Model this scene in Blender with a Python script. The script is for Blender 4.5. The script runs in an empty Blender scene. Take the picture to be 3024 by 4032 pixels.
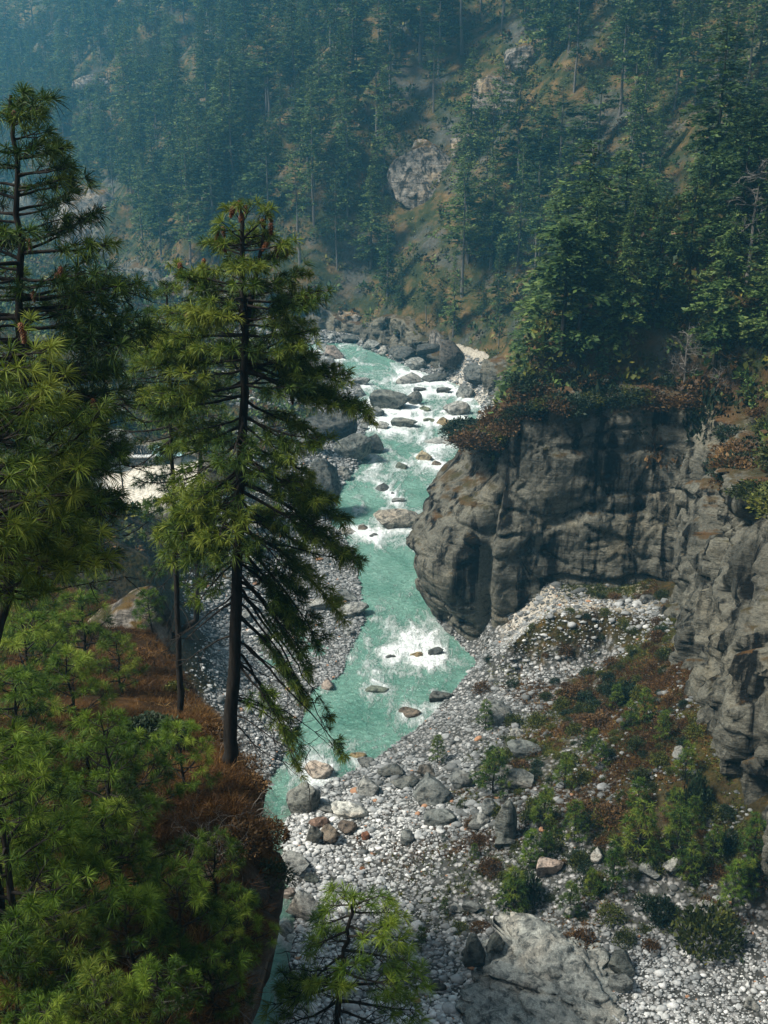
import bpy, math, random
import numpy as np
from mathutils import Vector, Matrix, Euler

RS = np.random.RandomState(7)
random.seed(7)
SC = bpy.context.scene
COL = SC.collection
rad = math.radians

# ------------------------------------------------------------------ camera model
PITCH = rad(22.0); CAMZ = 50.0; FPX = 1098.0; W, H = 768, 1024
cp, sp = math.cos(PITCH), math.sin(PITCH)

def ray(u, v):
    a = (u - W / 2) / FPX; b = (H / 2 - v) / FPX
    return np.array([a, cp + b * sp, -sp + b * cp])

def at_y(u, v, y):
    d = ray(u, v); t = y / d[1]
    return np.array([d[0] * t, y, CAMZ + d[2] * t])

def at_z(u, v, z):
    d = ray(u, v); t = (z - CAMZ) / d[2]
    return np.array([d[0] * t, d[1] * t, z])

def depth_of(p):
    return p[1] * cp + (CAMZ - p[2]) * sp

def proj(p):
    p = np.asarray(p, float)
    x, y, z = p[..., 0], p[..., 1], p[..., 2] - CAMZ
    dep = y * cp - z * sp
    up = y * sp + z * cp
    return W / 2 + FPX * x / dep, H / 2 - FPX * up / dep, dep

# ------------------------------------------------------------------ noise
def _hash(ix, iy, iz, seed):
    with np.errstate(over='ignore'):
        h = (ix.astype(np.int64) * 374761393 + iy.astype(np.int64) * 668265263 + iz.astype(np.int64) * 1440662683 + seed * 974711) & 0xffffffff
        h = ((h ^ (h >> 13)) * 1274126177) & 0xffffffff
        h = ((h ^ (h >> 16)) * 2246822519) & 0xffffffff
        h = h ^ (h >> 15)
    return (h & 0xffff).astype(np.float64) / 65535.0

def vnoise(p, seed=0):
    p = np.asarray(p, float)
    i = np.floor(p).astype(np.int64); f = p - i
    w = f * f * f * (f * (f * 6 - 15) + 10)
    r = 0
    for dx in (0, 1):
        wx = w[:, 0] if dx else 1 - w[:, 0]
        for dy in (0, 1):
            wy = w[:, 1] if dy else 1 - w[:, 1]
            for dz in (0, 1):
                wz = w[:, 2] if dz else 1 - w[:, 2]
                r = r + wx * wy * wz * _hash(i[:, 0] + dx, i[:, 1] + dy, i[:, 2] + dz, seed)
    return r * 2 - 1

def fbm(p, oct=4, seed=0, gain=0.5):
    p = np.asarray(p, float); a = 1.0; s = 0; n = 0
    for o in range(oct):
        s = s + a * vnoise(p * 2.03 ** o + o * 17.3, seed + o); n += a; a *= gain
    return s / n

def ridged(p, oct=4, seed=0):
    p = np.asarray(p, float); a = 1.0; s = 0; n = 0
    for o in range(oct):
        s = s + a * (1 - np.abs(vnoise(p * 2.03 ** o + o * 11.1, seed + o))); n += a; a *= 0.5
    return s / n

def noise2(x, y, sc, seed=0, oct=3):
    x = np.asarray(x, float); sh = x.shape
    p = np.stack([x.ravel() * sc, np.asarray(y, float).ravel() * sc, np.full(x.size, 3.7)], 1)
    return fbm(p, oct, seed).reshape(sh)

def facets(p, seed=0, tilt=0.5):
    """angular blocks: per-cell offset plus a tilted plane; also returns how near the joint between two blocks is"""
    p = np.asarray(p, float); i0 = np.floor(p).astype(np.int64)
    b1 = np.full(len(p), 9.0); b2 = np.full(len(p), 9.0); val = np.zeros(len(p))
    for dx in (-1, 0, 1):
        for dy in (-1, 0, 1):
            for dz in (-1, 0, 1):
                ix, iy, iz = i0[:, 0] + dx, i0[:, 1] + dy, i0[:, 2] + dz
                h = [_hash(ix, iy, iz, seed + k) for k in range(7)]
                r = p - np.stack([ix + h[0], iy + h[1], iz + h[2]], 1)
                d = (r * r).sum(1)
                v = (h[3] - .5) + tilt * (r[:, 0] * (h[4] - .5) + r[:, 1] * (h[5] - .5) + r[:, 2] * (h[6] - .5)) * 2
                n = d < b1
                b2 = np.where(n, b1, np.minimum(b2, d)); val = np.where(n, v, val); b1 = np.where(n, d, b1)
    return val, np.sqrt(b2) - np.sqrt(b1)

def sstep(a, b, x):
    t = np.clip((x - a) / (b - a), 0, 1)
    return t * t * (3 - 2 * t)

# ------------------------------------------------------------------ mesh helpers
def make_mesh(name, verts, faces, mats=(), smooth=False, attrs=None, midx=None):
    """faces: (n,3) or (n,4) int array, or list of such arrays."""
    me = bpy.data.meshes.new(name)
    verts = np.asarray(verts, np.float32)
    fl = faces if isinstance(faces, list) else [faces]
    fl = [np.asarray(f, np.int32) for f in fl if len(f)]
    loops = np.concatenate([f.ravel() for f in fl])
    tot = np.concatenate([np.full(len(f), f.shape[1], np.int32) for f in fl])
    start = np.concatenate([[0], np.cumsum(tot)[:-1]]).astype(np.int32)
    me.vertices.add(len(verts)); me.vertices.foreach_set('co', verts.ravel())
    me.loops.add(len(loops)); me.loops.foreach_set('vertex_index', loops)
    me.polygons.add(len(tot)); me.polygons.foreach_set('loop_start', start)
    me.polygons.foreach_set('loop_total', tot)
    me.polygons.foreach_set('use_smooth', np.full(len(tot), smooth, bool))
    for m in mats: me.materials.append(m)
    if midx is not None: me.polygons.foreach_set('material_index', np.asarray(midx, np.int32))
    me.update(calc_edges=True)
    for k, a in (attrs or {}).items():
        a = np.asarray(a, np.float32)
        at = me.attributes.new(k, 'FLOAT', 'POINT'); at.data.foreach_set('value', a)
    return me

def link(name, me, parent=None, loc=None, kind=None):
    o = bpy.data.objects.new(name, me); COL.objects.link(o)
    if parent is not None: o.parent = parent
    if loc is not None: o.location = loc
    if kind: o['kind'] = kind
    return o

def empty(name, loc, label, cat, group=None, rz=0.0, s=1.0):
    o = bpy.data.objects.new(name, None); COL.objects.link(o)
    o.location = tuple(float(c) for c in loc); o.rotation_euler = (0, 0, rz); o.scale = (s, s, s)
    o.empty_display_size = 0.2
    tag(o, label, cat, group); return o

def tag(o, label, cat, group=None):
    o['label'] = label; o['category'] = cat
    if group: o['group'] = group
    return o

def grid_faces(nu, nv):
    i = np.arange(nu - 1)[:, None] * nv + np.arange(nv - 1)[None, :]
    i = i.ravel()
    return np.stack([i, i + nv, i + nv + 1, i + 1], 1)

class MB:
    """collects triangles with a per-vertex 'tone'"""
    def __init__(s): s.v = []; s.f = []; s.t = []; s.n = 0
    def add(s, v, f, tone=0.5):
        v = np.asarray(v, float).reshape(-1, 3); f = np.asarray(f, int)
        s.v.append(v); s.f.append(f + s.n); s.n += len(v)
        s.t.append(np.broadcast_to(np.asarray(tone, float), (len(v),)))
    def mesh(s, name, mats, smooth=False):
        fs = {}
        for f in s.f: fs.setdefault(f.shape[1], []).append(f)
        return make_mesh(name, np.concatenate(s.v), [np.concatenate(x) for x in fs.values()], mats, smooth, {'tone': np.concatenate(s.t)})

def tube(mb, pts, radii, n=6, tone=0.5, wob=0.0):
    pts = np.asarray(pts, float); radii = np.asarray(radii, float); k = len(pts)
    d = np.gradient(pts, axis=0); d /= np.linalg.norm(d, axis=1)[:, None] + 1e-9
    ref = np.array([0.31, 0.95, 0.05]) if abs(d[0, 2]) > 0.7 else np.array([0, 0, 1.0])
    a = np.cross(d, ref); a /= np.linalg.norm(a, axis=1)[:, None] + 1e-9
    b = np.cross(d, a)
    th = np.arange(n) / n * 2 * math.pi
    r = radii[:, None] * (1 + wob * (RS.rand(k, n) - .5)) if wob else np.repeat(radii[:, None], n, 1)
    v = pts[:, None, :] + r[:, :, None] * (np.cos(th)[None, :, None] * a[:, None, :] + np.sin(th)[None, :, None] * b[:, None, :])
    f = []
    i = np.arange(k - 1)[:, None] * n; j = np.arange(n)[None, :]; j2 = (j + 1) % n
    f = np.stack([(i + j), (i + j2), (i + n + j2), (i + n + j)], -1).reshape(-1, 4)
    mb.add(v.reshape(-1, 3), f, tone)

def unit(v): return v / (np.linalg.norm(v, axis=-1, keepdims=True) + 1e-9)

def tufts(mb, P, D, k, L, wd, droop=0.25, spread=0.9, segs=2, tone=None, rs=RS):
    """k needle blades around each tuft position P with axis D"""
    n = len(P)
    if n == 0: return
    P = np.repeat(P, k, 0); D = np.repeat(unit(D), k, 0)
    r = unit(rs.randn(n * k, 3))
    d = unit(D * (1.05 - spread * rs.rand(n * k, 1)) + r * spread)
    ln = np.repeat(L * (0.75 + 0.5 * rs.rand(n)), k)[:, None] * (0.7 + 0.45 * rs.rand(n * k, 1))
    side = unit(np.cross(d, unit(rs.randn(n * k, 3)))) * (wd / 2)
    g = np.array([0, 0, -1.0])
    P = P + d * 0.01
    mid = P + d * ln * 0.55 + g * ln * droop * 0.25
    tip = P + d * ln * 0.95 + g * ln * droop
    if tone is None: tone = np.clip(0.5 + 0.2 * rs.randn(n), 0, 1)
    tn = np.clip(np.repeat(tone, k) + 0.13 * rs.randn(n * k), 0, 1)
    if segs == 2:
        v = np.stack([P - side * .7, P + side * .7, mid + side, mid - side, tip], 1)
        b = np.arange(n * k)[:, None] * 5
        mb.add(v.reshape(-1, 3), np.concatenate([b + [0, 1, 2], b + [0, 2, 3], b + [3, 2, 4]]), np.repeat(tn, 5))
    else:
        v = np.stack([P - side, P + side, tip], 1)
        b = np.arange(n * k)[:, None] * 3
        mb.add(v.reshape(-1, 3), b + [0, 1, 2], np.repeat(tn, 3))

def leafcards(mb, P, D, ln, wd, tone, jag=True):
    """diamond shaped sprays: two triangles each, along D, random roll"""
    n = len(P)
    s = unit(np.cross(D, unit(RS.randn(n, 3) * np.array([.5, .5, 1.0]) + np.array([0, 0, .9])))) * wd[:, None] / 2
    a = P; c = P + D * ln[:, None]; m = P + D * (ln * (0.35 + .25 * RS.rand(n)))[:, None]
    v = np.stack([a, m + s, c, m - s * (0.5 + RS.rand(n, 1))], 1)
    b = np.arange(n)[:, None] * 4
    mb.add(v.reshape(-1, 3), np.concatenate([b + [0, 1, 2], b + [0, 2, 3]]), np.repeat(tone, 4))

# ------------------------------------------------------------------ materials
def new_mat(name):
    m = bpy.data.materials.new(name); m.use_nodes = True
    nt = m.node_tree; nt.nodes.clear()
    out = nt.nodes.new('ShaderNodeOutputMaterial')
    return m, nt, out

class NB:
    def __init__(s, nt): s.nt = nt
    def n(s, t, **kw):
        x = s.nt.nodes.new(t)
        for k, v in kw.items():
            if k.startswith('i_'):
                x.inputs[k[2:].replace('_', ' ')].default_value = v
            else: setattr(x, k, v)
        return x
    def l(s, a, b): s.nt.links.new(a, b)
    def noise(s, vec, scale, detail=4, rough=0.55, dist=0.0):
        x = s.n('ShaderNodeTexNoise'); x.inputs['Scale'].default_value = scale
        x.inputs['Detail'].default_value = detail; x.inputs['Roughness'].default_value = rough
        x.inputs['Distortion'].default_value = dist
        if vec is not None: s.l(vec, x.inputs['Vector'])
        return x.outputs['Fac']
    def mapping(s, vec, scale=(1, 1, 1), rot=(0, 0, 0)):
        x = s.n('ShaderNodeMapping'); x.inputs['Scale'].default_value = scale; x.inputs['Rotation'].default_value = rot
        s.l(vec, x.inputs['Vector']); return x.outputs['Vector']
    def ramp(s, fac, stops, interp='LINEAR'):
        x = s.n('ShaderNodeValToRGB'); cr = x.color_ramp; cr.interpolation = interp
        while len(cr.elements) < len(stops): cr.elements.new(0.5)
        for e, (p, c) in zip(cr.elements, stops):
            e.position = p; e.color = (c, c, c, 1) if isinstance(c, (int, float)) else (*c, 1)
        s.l(fac, x.inputs['Fac']); return x.outputs['Color']
    def mix(s, fac, a, b, mode='MIX'):
        x = s.n('ShaderNodeMix', data_type='RGBA', blend_type=mode)
        for sock, val in ((x.inputs[0], fac), (x.inputs[6], a), (x.inputs[7], b)):
            if hasattr(val, 'node'): s.l(val, sock)
            elif isinstance(val, (int, float)): sock.default_value = val
            else: sock.default_value = (*val, 1)
        return x.outputs[2]
    def math(s, op, a, b=None):
        x = s.n('ShaderNodeMath', operation=op)
        for sock, val in ((x.inputs[0], a), (x.inputs[1], b)):
            if val is None: continue
            if hasattr(val, 'node'): s.l(val, sock)
            else: sock.default_value = val
        return x.outputs[0]
    def attr(s, name):
        return s.n('ShaderNodeAttribute', attribute_name=name).outputs['Fac']
    def bump(s, h, strength, dist):
        x = s.n('ShaderNodeBump'); x.inputs['Strength'].default_value = strength; x.inputs['Distance'].default_value = dist
        s.l(h, x.inputs['Height']); return x.outputs['Normal']
    def bsdf(s, out, col, rough=0.9, normal=None, spec=0.2):
        x = s.n('ShaderNodeBsdfPrincipled')
        if hasattr(col, 'node'): s.l(col, x.inputs['Base Color'])
        else: x.inputs['Base Color'].default_value = (*col, 1)
        if hasattr(rough, 'node'): s.l(rough, x.inputs['Roughness'])
        else: x.inputs['Roughness'].default_value = rough
        x.inputs['Specular IOR Level'].default_value = spec
        if normal is not None: s.l(normal, x.inputs['Normal'])
        s.l(x.outputs[0], out.inputs['Surface']); return x

def foliage_mat(name, stops, trans=0.25, rand=0.12):
    m, nt, out = new_mat(name); b = NB(nt)
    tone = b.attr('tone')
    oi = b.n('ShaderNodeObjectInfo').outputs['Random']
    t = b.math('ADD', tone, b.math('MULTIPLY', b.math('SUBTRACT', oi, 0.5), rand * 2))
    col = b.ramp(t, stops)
    d = b.n('ShaderNodeBsdfPrincipled'); b.l(col, d.inputs['Base Color']); d.inputs['Roughness'].default_value = 0.6
    d.inputs['Specular IOR Level'].default_value = 0.22
    tr = b.n('ShaderNodeBsdfTranslucent'); b.l(col, tr.inputs['Color'])
    mx = b.n('ShaderNodeMixShader'); mx.inputs[0].default_value = trans
    b.l(d.outputs[0], mx.inputs[1]); b.l(tr.outputs[0], mx.inputs[2]); b.l(mx.outputs[0], out.inputs['Surface'])
    return m

def bark_mat(name, c1, c2):
    m, nt, out = new_mat(name); b = NB(nt)
    pos = b.n('ShaderNodeNewGeometry').outputs['Position']
    n1 = b.noise(b.mapping(pos, (14, 14, 3)), 1.0, 4)
    b.bsdf(out, b.ramp(n1, [(0.3, c1), (0.7, c2)]), 0.95, b.bump(n1, 0.6, 0.02), 0.1)
    return m

def rock_mat(name, dark, mid, light, warm, streak=0.6, moss=0.0, mosscol=(0.05, 0.035, 0.012), scale=1.0, use_tone=False, strata=0.5, blotch=(0.36, 0.55)):
    m, nt, out = new_mat(name); b = NB(nt)
    g = b.n('ShaderNodeNewGeometry'); pos = g.outputs['Position']
    big = b.noise(pos, 0.16 * scale, 5, 0.6)
    col = b.ramp(big, [(0.3, mid), (0.52, light), (0.7, warm)])
    med = b.noise(pos, 0.9 * scale, 6, 0.65, 0.6)
    col = b.mix(b.ramp(med, [(blotch[0], 1.0), (blotch[1], 0.0)]), col, dark)
    st = b.noise(b.mapping(pos, (0.8 * scale, 0.8 * scale, 0.07 * scale)), 1.0, 5, 0.6, 0.4)
    col = b.mix(b.math('MULTIPLY', b.ramp(st, [(0.5, 0.0), (0.6, 1.0)]), streak), col, tuple(c * 0.25 for c in dark))
    lay = b.noise(b.mapping(pos, (0.25 * scale, 0.25 * scale, 2.2 * scale), (0.12, 0.2, 0)), 1.0, 5, 0.6, 0.3)
    col = b.mix(b.math('MULTIPLY', b.ramp(lay, [(0.35, 1.0), (0.47, 0.0)]), strata), col, dark)
    fine = b.noise(pos, 5.0 * scale, 6, 0.7)
    col = b.mix(0.75, col, b.ramp(fine, [(0.3, 0.22), (0.7, 0.8)]), 'OVERLAY')
    if use_tone:
        col = b.mix(1.0, col, b.ramp(b.attr('tone'), [(0, 0.25), (0.5, 0.8), (1.0, 1.6)]), 'MULTIPLY')
    if moss > 0:
        nz = b.n('ShaderNodeSeparateXYZ'); b.l(g.outputs['Normal'], nz.inputs[0])
        mn = b.noise(pos, 0.7 * scale, 5, 0.65)
        f = b.math('ADD', nz.outputs['Z'], b.math('MULTIPLY', b.math('SUBTRACT', mn, 0.5), 1.6))
        mcol = b.mix(b.ramp(b.noise(pos, 0.35, 4), [(0.4, 0.0), (0.6, 1.0)]), mosscol, (0.035, 0.03, 0.01))
        col = b.mix(b.math('MULTIPLY', b.ramp(f, [(0.72, 0.0), (0.95, 1.0)]), moss), col, mcol)
    h = b.math('ADD', b.math('MULTIPLY', med, 1.0), b.math('ADD', b.math('MULTIPLY', fine, 0.35), b.math('MULTIPLY', lay, 0.8)))
    b.bsdf(out, col, 0.9, b.bump(h, 0.9, 0.35 / scale), 0.15)
    return m

M = {}
M['cliff'] = rock_mat('cliff_rock', (0.012, 0.0115, 0.009), (0.04, 0.039, 0.031), (0.112, 0.107, 0.084), (0.135, 0.118, 0.08), 1.0, 0.9, (0.07, 0.034, 0.01), strata=0.22, blotch=(0.3, 0.46))
M['boulder'] = rock_mat('boulder_rock', (0.04, 0.042, 0.042), (0.14, 0.145, 0.14), (0.27, 0.27, 0.25), (0.3, 0.27, 0.23), 0.25, 0.0, scale=2.2, use_tone=True, strata=0.35)
M['outcrop'] = rock_mat('outcrop_rock', (0.02, 0.02, 0.018), (0.09, 0.085, 0.075), (0.22, 0.2, 0.17), (0.26, 0.19, 0.11), 0.85, 1.0, (0.13, 0.07, 0.02), scale=1.0)
M['bark'] = bark_mat('dark_bark', (0.008, 0.007, 0.006), (0.03, 0.026, 0.022))
M['greybark'] = bark_mat('grey_bark', (0.05, 0.045, 0.04), (0.15, 0.14, 0.125))
M['deadwood'] = bark_mat('dead_wood', (0.06, 0.055, 0.048), (0.18, 0.165, 0.145))
M['needle'] = foliage_mat('pine_needles', [(0.0, (0.006, 0.016, 0.003)), (0.4, (0.026, 0.058, 0.006)), (0.7, (0.08, 0.125, 0.012)), (1.0, (0.17, 0.2, 0.025))], 0.3)
M['needle_bright'] = foliage_mat('young_pine_needles', [(0.0, (0.008, 0.02, 0.003)), (0.4, (0.034, 0.076, 0.007)), (0.75, (0.11, 0.18, 0.014)), (1.0, (0.23, 0.29, 0.04))], 0.3, 0.2)
M['fir'] = foliage_mat('fir_foliage', [(0.0, (0.006, 0.017, 0.006)), (0.4, (0.028, 0.058, 0.015)), (0.7, (0.075, 0.12, 0.026)), (1.0, (0.14, 0.18, 0.05))], 0.25, 0.25)
M['shrub'] = foliage_mat('shrub_leaves', [(0.0, (0.006, 0.01, 0.003)), (0.4, (0.028, 0.038, 0.007)), (0.7, (0.075, 0.085, 0.012)), (1.0, (0.16, 0.14, 0.02))], 0.2, 0.25)
M['rhodo'] = foliage_mat('dark_leaves', [(0.0, (0.004, 0.009, 0.004)), (0.6, (0.012, 0.024, 0.009)), (1.0, (0.035, 0.05, 0.02))], 0.1)
M['rust'] = foliage_mat('rust_leaves', [(0.0, (0.018, 0.008, 0.003)), (0.5, (0.07, 0.036, 0.011)), (1.0, (0.2, 0.115, 0.04))], 0.2)
M['drygrass'] = foliage_mat('dry_grass', [(0.0, (0.016, 0.007, 0.002)), (0.45, (0.06, 0.026, 0.006)), (0.8, (0.15, 0.075, 0.018)), (1.0, (0.26, 0.16, 0.05))], 0.25)
M['larch'] = foliage_mat('larch_leaves', [(0.0, (0.12, 0.07, 0.02)), (0.5, (0.3, 0.19, 0.06)), (1.0, (0.45, 0.32, 0.13))], 0.25)
M['cone'] = foliage_mat('pine_cone', [(0.0, (0.025, 0.008, 0.003)), (0.5, (0.085, 0.027, 0.009)), (1.0, (0.17, 0.065, 0.02))], 0.0)

def stone_mat():
    m, nt, out = new_mat('pebble_stone'); b = NB(nt)
    pos = b.n('ShaderNodeNewGeometry').outputs['Position']
    col = b.ramp(b.attr('tone'), [(0.0, (0.06, 0.063, 0.06)), (0.35, (0.2, 0.205, 0.2)), (0.7, (0.42, 0.42, 0.4)), (0.93, (0.62, 0.61, 0.58)), (0.95, (0.3, 0.17, 0.1)), (1.0, (0.26, 0.13, 0.07))])
    n1 = b.noise(pos, 4.0, 5, 0.65)
    col = b.mix(0.6, col, b.ramp(n1, [(0.3, 0.28), (0.7, 0.75)]), 'OVERLAY')
    b.bsdf(out, col, 0.85, b.bump(n1, 0.5, 0.06), 0.2)
    return m
M['stone'] = stone_mat()

def ground_mat():
    m, nt, out = new_mat('valley_ground'); b = NB(nt)
    pos = b.n('ShaderNodeNewGeometry').outputs['Position']
    n1 = b.noise(pos, 0.5, 6, 0.65); n2 = b.noise(pos, 3.5, 6, 0.7); n3 = b.noise(pos, 0.2, 4, 0.6)
    vor = b.n('ShaderNodeTexVoronoi', feature='F1'); vor.inputs['Scale'].default_value = 2.6; b.l(pos, vor.inputs['Vector'])
    pebble = b.ramp(b.noise(vor.outputs['Position'], 7.0, 2), [(0.3, (0.1, 0.1, 0.095)), (0.7, (0.42, 0.41, 0.39))])
    pebble = b.mix(b.ramp(vor.outputs['Distance'], [(0.3, 0.0), (0.55, 1.0)]), pebble, (0.05, 0.05, 0.045))
    soil = b.ramp(n1, [(0.3, (0.012, 0.009, 0.005)), (0.5, (0.03, 0.022, 0.01)), (0.7, (0.07, 0.058, 0.034))])
    grass = b.ramp(b.noise(pos, 1.3, 5, 0.7), [(0.3, (0.012, 0.012, 0.005)), (0.5, (0.035, 0.03, 0.008)), (0.72, (0.1, 0.055, 0.014))])
    soil = b.mix(b.ramp(n3, [(0.42, 0.0), (0.58, 1.0)]), soil, grass)
    sand = b.ramp(n2, [(0.3, (0.4, 0.36, 0.29)), (0.7, (0.66, 0.6, 0.5))])
    gr = b.attr('gravel')
    f = b.ramp(b.math('ADD', gr, b.math('MULTIPLY', b.math('SUBTRACT', n1, 0.5), 1.1)), [(0.42, 0.0), (0.6, 1.0)])
    col = b.mix(f, soil, pebble)
    col = b.mix(b.attr('sand'), col, sand)
    col = b.mix(0.5, col, b.ramp(n2, [(0.3, 0.28), (0.7, 0.75)]), 'OVERLAY')
    h = b.math('ADD', n2, b.math('MULTIPLY', b.math('SUBTRACT', 1.0, vor.outputs['Distance']), 0.9))
    b.bsdf(out, col, 0.95, b.bump(h, 0.8, 0.25), 0.1)
    return m
M['ground'] = ground_mat()

def hill_mat():
    m, nt, out = new_mat('hillside_soil'); b = NB(nt)
    pos = b.n('ShaderNodeNewGeometry').outputs['Position']
    n1 = b.noise(pos, 0.09, 6, 0.65); n2 = b.noise(pos, 1.0, 6, 0.7); n3 = b.noise(pos, 0.3, 5, 0.65)
    c = b.ramp(n3, [(0.3, (0.012, 0.02, 0.009)), (0.47, (0.03, 0.035, 0.012)), (0.6, (0.09, 0.06, 0.024)), (0.75, (0.17, 0.12, 0.055))])
    d = b.ramp(n2, [(0.3, (0.02, 0.022, 0.02)), (0.7, (0.1, 0.1, 0.09))])
    c = b.mix(b.ramp(n1, [(0.5, 0.0), (0.62, 0.8)]), c, d)
    rust = b.ramp(n2, [(0.3, (0.008, 0.006, 0.003)), (0.7, (0.075, 0.038, 0.014))])
    c = b.mix(b.math('MULTIPLY', b.attr('rust'), b.ramp(n3, [(0.38, 0.0), (0.55, 1.0)])), c, rust)
    b.bsdf(out, c, 0.95, b.bump(n2, 0.9, 0.5), 0.1)
    return m
M['hill'] = hill_mat()

def knoll_mat():
    m, nt, out = new_mat('knoll_soil'); b = NB(nt)
    g = b.n('ShaderNodeNewGeometry'); pos = g.outputs['Position']
    n1 = b.noise(pos, 0.45, 5, 0.65); n2 = b.noise(pos, 5.0, 6, 0.7)
    c = b.ramp(n1, [(0.3, (0.01, 0.007, 0.003)), (0.5, (0.03, 0.015, 0.005)), (0.7, (0.085, 0.042, 0.012))])
    c = b.mix(0.7, c, b.ramp(n2, [(0.3, 0.2), (0.7, 0.75)]), 'OVERLAY')
    nz = b.n('ShaderNodeSeparateXYZ'); b.l(g.outputs['Normal'], nz.inputs[0])
    rk = b.ramp(b.noise(pos, 1.6, 6, 0.7), [(0.3, (0.01, 0.01, 0.009)), (0.5, (0.05, 0.045, 0.04)), (0.72, (0.16, 0.13, 0.1))])
    c = b.mix(b.ramp(nz.outputs['Z'], [(0.45, 1.0), (0.7, 0.0)]), c, rk)
    b.bsdf(out, c, 0.95, b.bump(n2, 0.8, 0.08), 0.1)
    return m
M['knoll'] = knoll_mat()

def water_mat():
    m, nt, out = new_mat('glacial_water'); b = NB(nt)
    pos = b.n('ShaderNodeNewGeometry').outputs['Position']
    n1 = b.math('ADD', b.math('MULTIPLY', b.noise(b.mapping(pos, (1.0, 0.5, 1.0)), 2.0, 6, 0.68, 1.2), .65), b.math('MULTIPLY', b.noise(b.mapping(pos, (1.0, 0.3, 1.0)), 6.0, 4, 0.7, 1.0), .35))
    n2 = b.noise(pos, 0.25, 3)
    deep = b.ramp(n2, [(0.3, (0.09, 0.225, 0.17)), (0.7, (0.19, 0.355, 0.28))])
    foam = b.attr('foam')
    f = b.ramp(b.math('ADD', foam, b.math('MULTIPLY', b.math('SUBTRACT', n1, 0.5), 1.7)), [(0.44, 0.0), (0.6, 0.3), (0.9, 1.0)])
    col = b.mix(f, deep, (0.82, 0.86, 0.83))
    shal = b.attr('shallow')
    col = b.mix(b.math('MULTIPLY', shal, 0.55), col, (0.16, 0.17, 0.13))
    rough = b.math('ADD', b.math('MULTIPLY', f, 0.6), 0.14)
    n3 = b.noise(b.mapping(pos, (0.8, 1.1, 1.0)), 1.7, 7, 0.68, 0.8)
    h = b.math('ADD', n3, b.math('MULTIPLY', f, 0.5))
    b.bsdf(out, col, rough, b.bump(h, 1.0, 0.75), 0.5)
    return m
M['water'] = water_mat()

# ------------------------------------------------------------------ river course (pixel rows of its edges on the water level)
def zw(y): return 0.02 * (np.asarray(y, float) - 70.0)

def hit_w(u, v):
    z = 0.0
    for _ in range(12):
        p = at_z(u, v, z); z = float(zw(p[1]))
    return p
dsp = lambda L: [(x * 0.46293, y * 0.46293) for x, y in L]
RE = dsp([(600, 2212), (622, 2130), (640, 1980), (612, 1880), (612, 1790), (650, 1720), (740, 1680), (800, 1650), (880, 1590), (920, 1560), (975, 1500), (1010, 1460), (1030, 1430)])
RE2 = [(7.0, 90.0), (5.2, 94.0), (4.6, 98.0), (5.5, 104.0), (8.5, 112.0)]
RE3 = dsp([(1030, 900), (1040, 880), (1010, 840), (960, 820), (900, 800), (830, 770), (770, 745)])
LE = dsp([(690, 765), (725, 790), (780, 835), (770, 880), (790, 930), (780, 1000), (745, 1040), (725, 1090), (715, 1130), (740, 1160), (770, 1200), (775, 1250), (790, 1340), (750, 1420), (740, 1460), (680, 1490), (650, 1560), (600, 1660), (560, 1720)])
REP = [tuple(hit_w(*p)[:2]) for p in RE] + RE2 + [tuple(hit_w(*p)[:2]) for p in RE3]
LEP = [tuple(hit_w(*p)[:2]) for p in LE] + [(-13.0, 60.0), (-13.0, 40.0)]
REP = sorted(REP, key=lambda p: p[1]); LEP = sorted(LEP, key=lambda p: p[1])
rx = np.array([p[0] for p in REP]); ry = np.array([p[1] for p in REP])
lx = np.array([p[0] for p in LEP]); ly = np.array([p[1] for p in LEP])
YB = ry[-1]; YA = ly[-1]
def XR(y): return np.interp(y, ry, rx)
def XL(y): return np.interp(y, ly, lx)
def river_depth(x, y):
    """>0 inside the river, metres from the nearest bank (roughly)"""
    d1 = np.minimum(x - XL(y), XR(y) - x)
    d1 = np.where(y < YB, d1, -5)
    d1 = np.where((y > YA) , np.minimum(XR(y) - x, YB + 1 - y), d1)          # bend: opens to the left
    return d1

# ------------------------------------------------------------------ valley floor: control points + radial basis
CP = [at_z(u, v, z) for u, v, z in [
    (300, 850, .6), (400, 800, .8), (440, 780, 1.2), (420, 900, 1.0), (350, 960, .8), (460, 960, 1.5), (555, 975, 2.5),
    (640, 1000, 2.8), (768, 1024, 3), (768, 925, 3.6), (660, 940, 3.2), (560, 930, 3.0), (500, 900, 2.0), (520, 840, 3),
    (500, 780, 3), (480, 720, 2.2), (560, 720, 3.4), (620, 800, 5.5), (700, 850, 6), (735, 800, 8), (690, 740, 9), (668, 650, 8.5),
    (600, 660, 3.8), (625, 617, 7.0), (500, 607, 6.8), (560, 611, 7.0), (520, 660, 2.2), (768, 870, 6.5), (620, 700, 4.8),
    (208, 645, 1.5), (260, 600, 1.5), (300, 620, 1), (345, 640, .4), (330, 560, 1), (290, 540, 2), (280, 700, .8), (240, 690, 1),
    (150, 560, 12), (180, 600, 6), (110, 540, 14), (139, 472, 8), (100, 480, 8.5), (170, 480, 8), (139, 500, 8), (220, 500, 7), (260, 480, 6.5),
    (300, 470, 5), (330, 500, 2), (340, 440, 3), (300, 420, 6), (250, 420, 7), (180, 430, 9), (100, 440, 10), (60, 450, 13),
    (110, 350, 10), (200, 370, 7), (280, 380, 5), (310, 362, 4), (60, 320, 9), (150, 325, 8), (0, 480, 20), (0, 400, 16)]]
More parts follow.
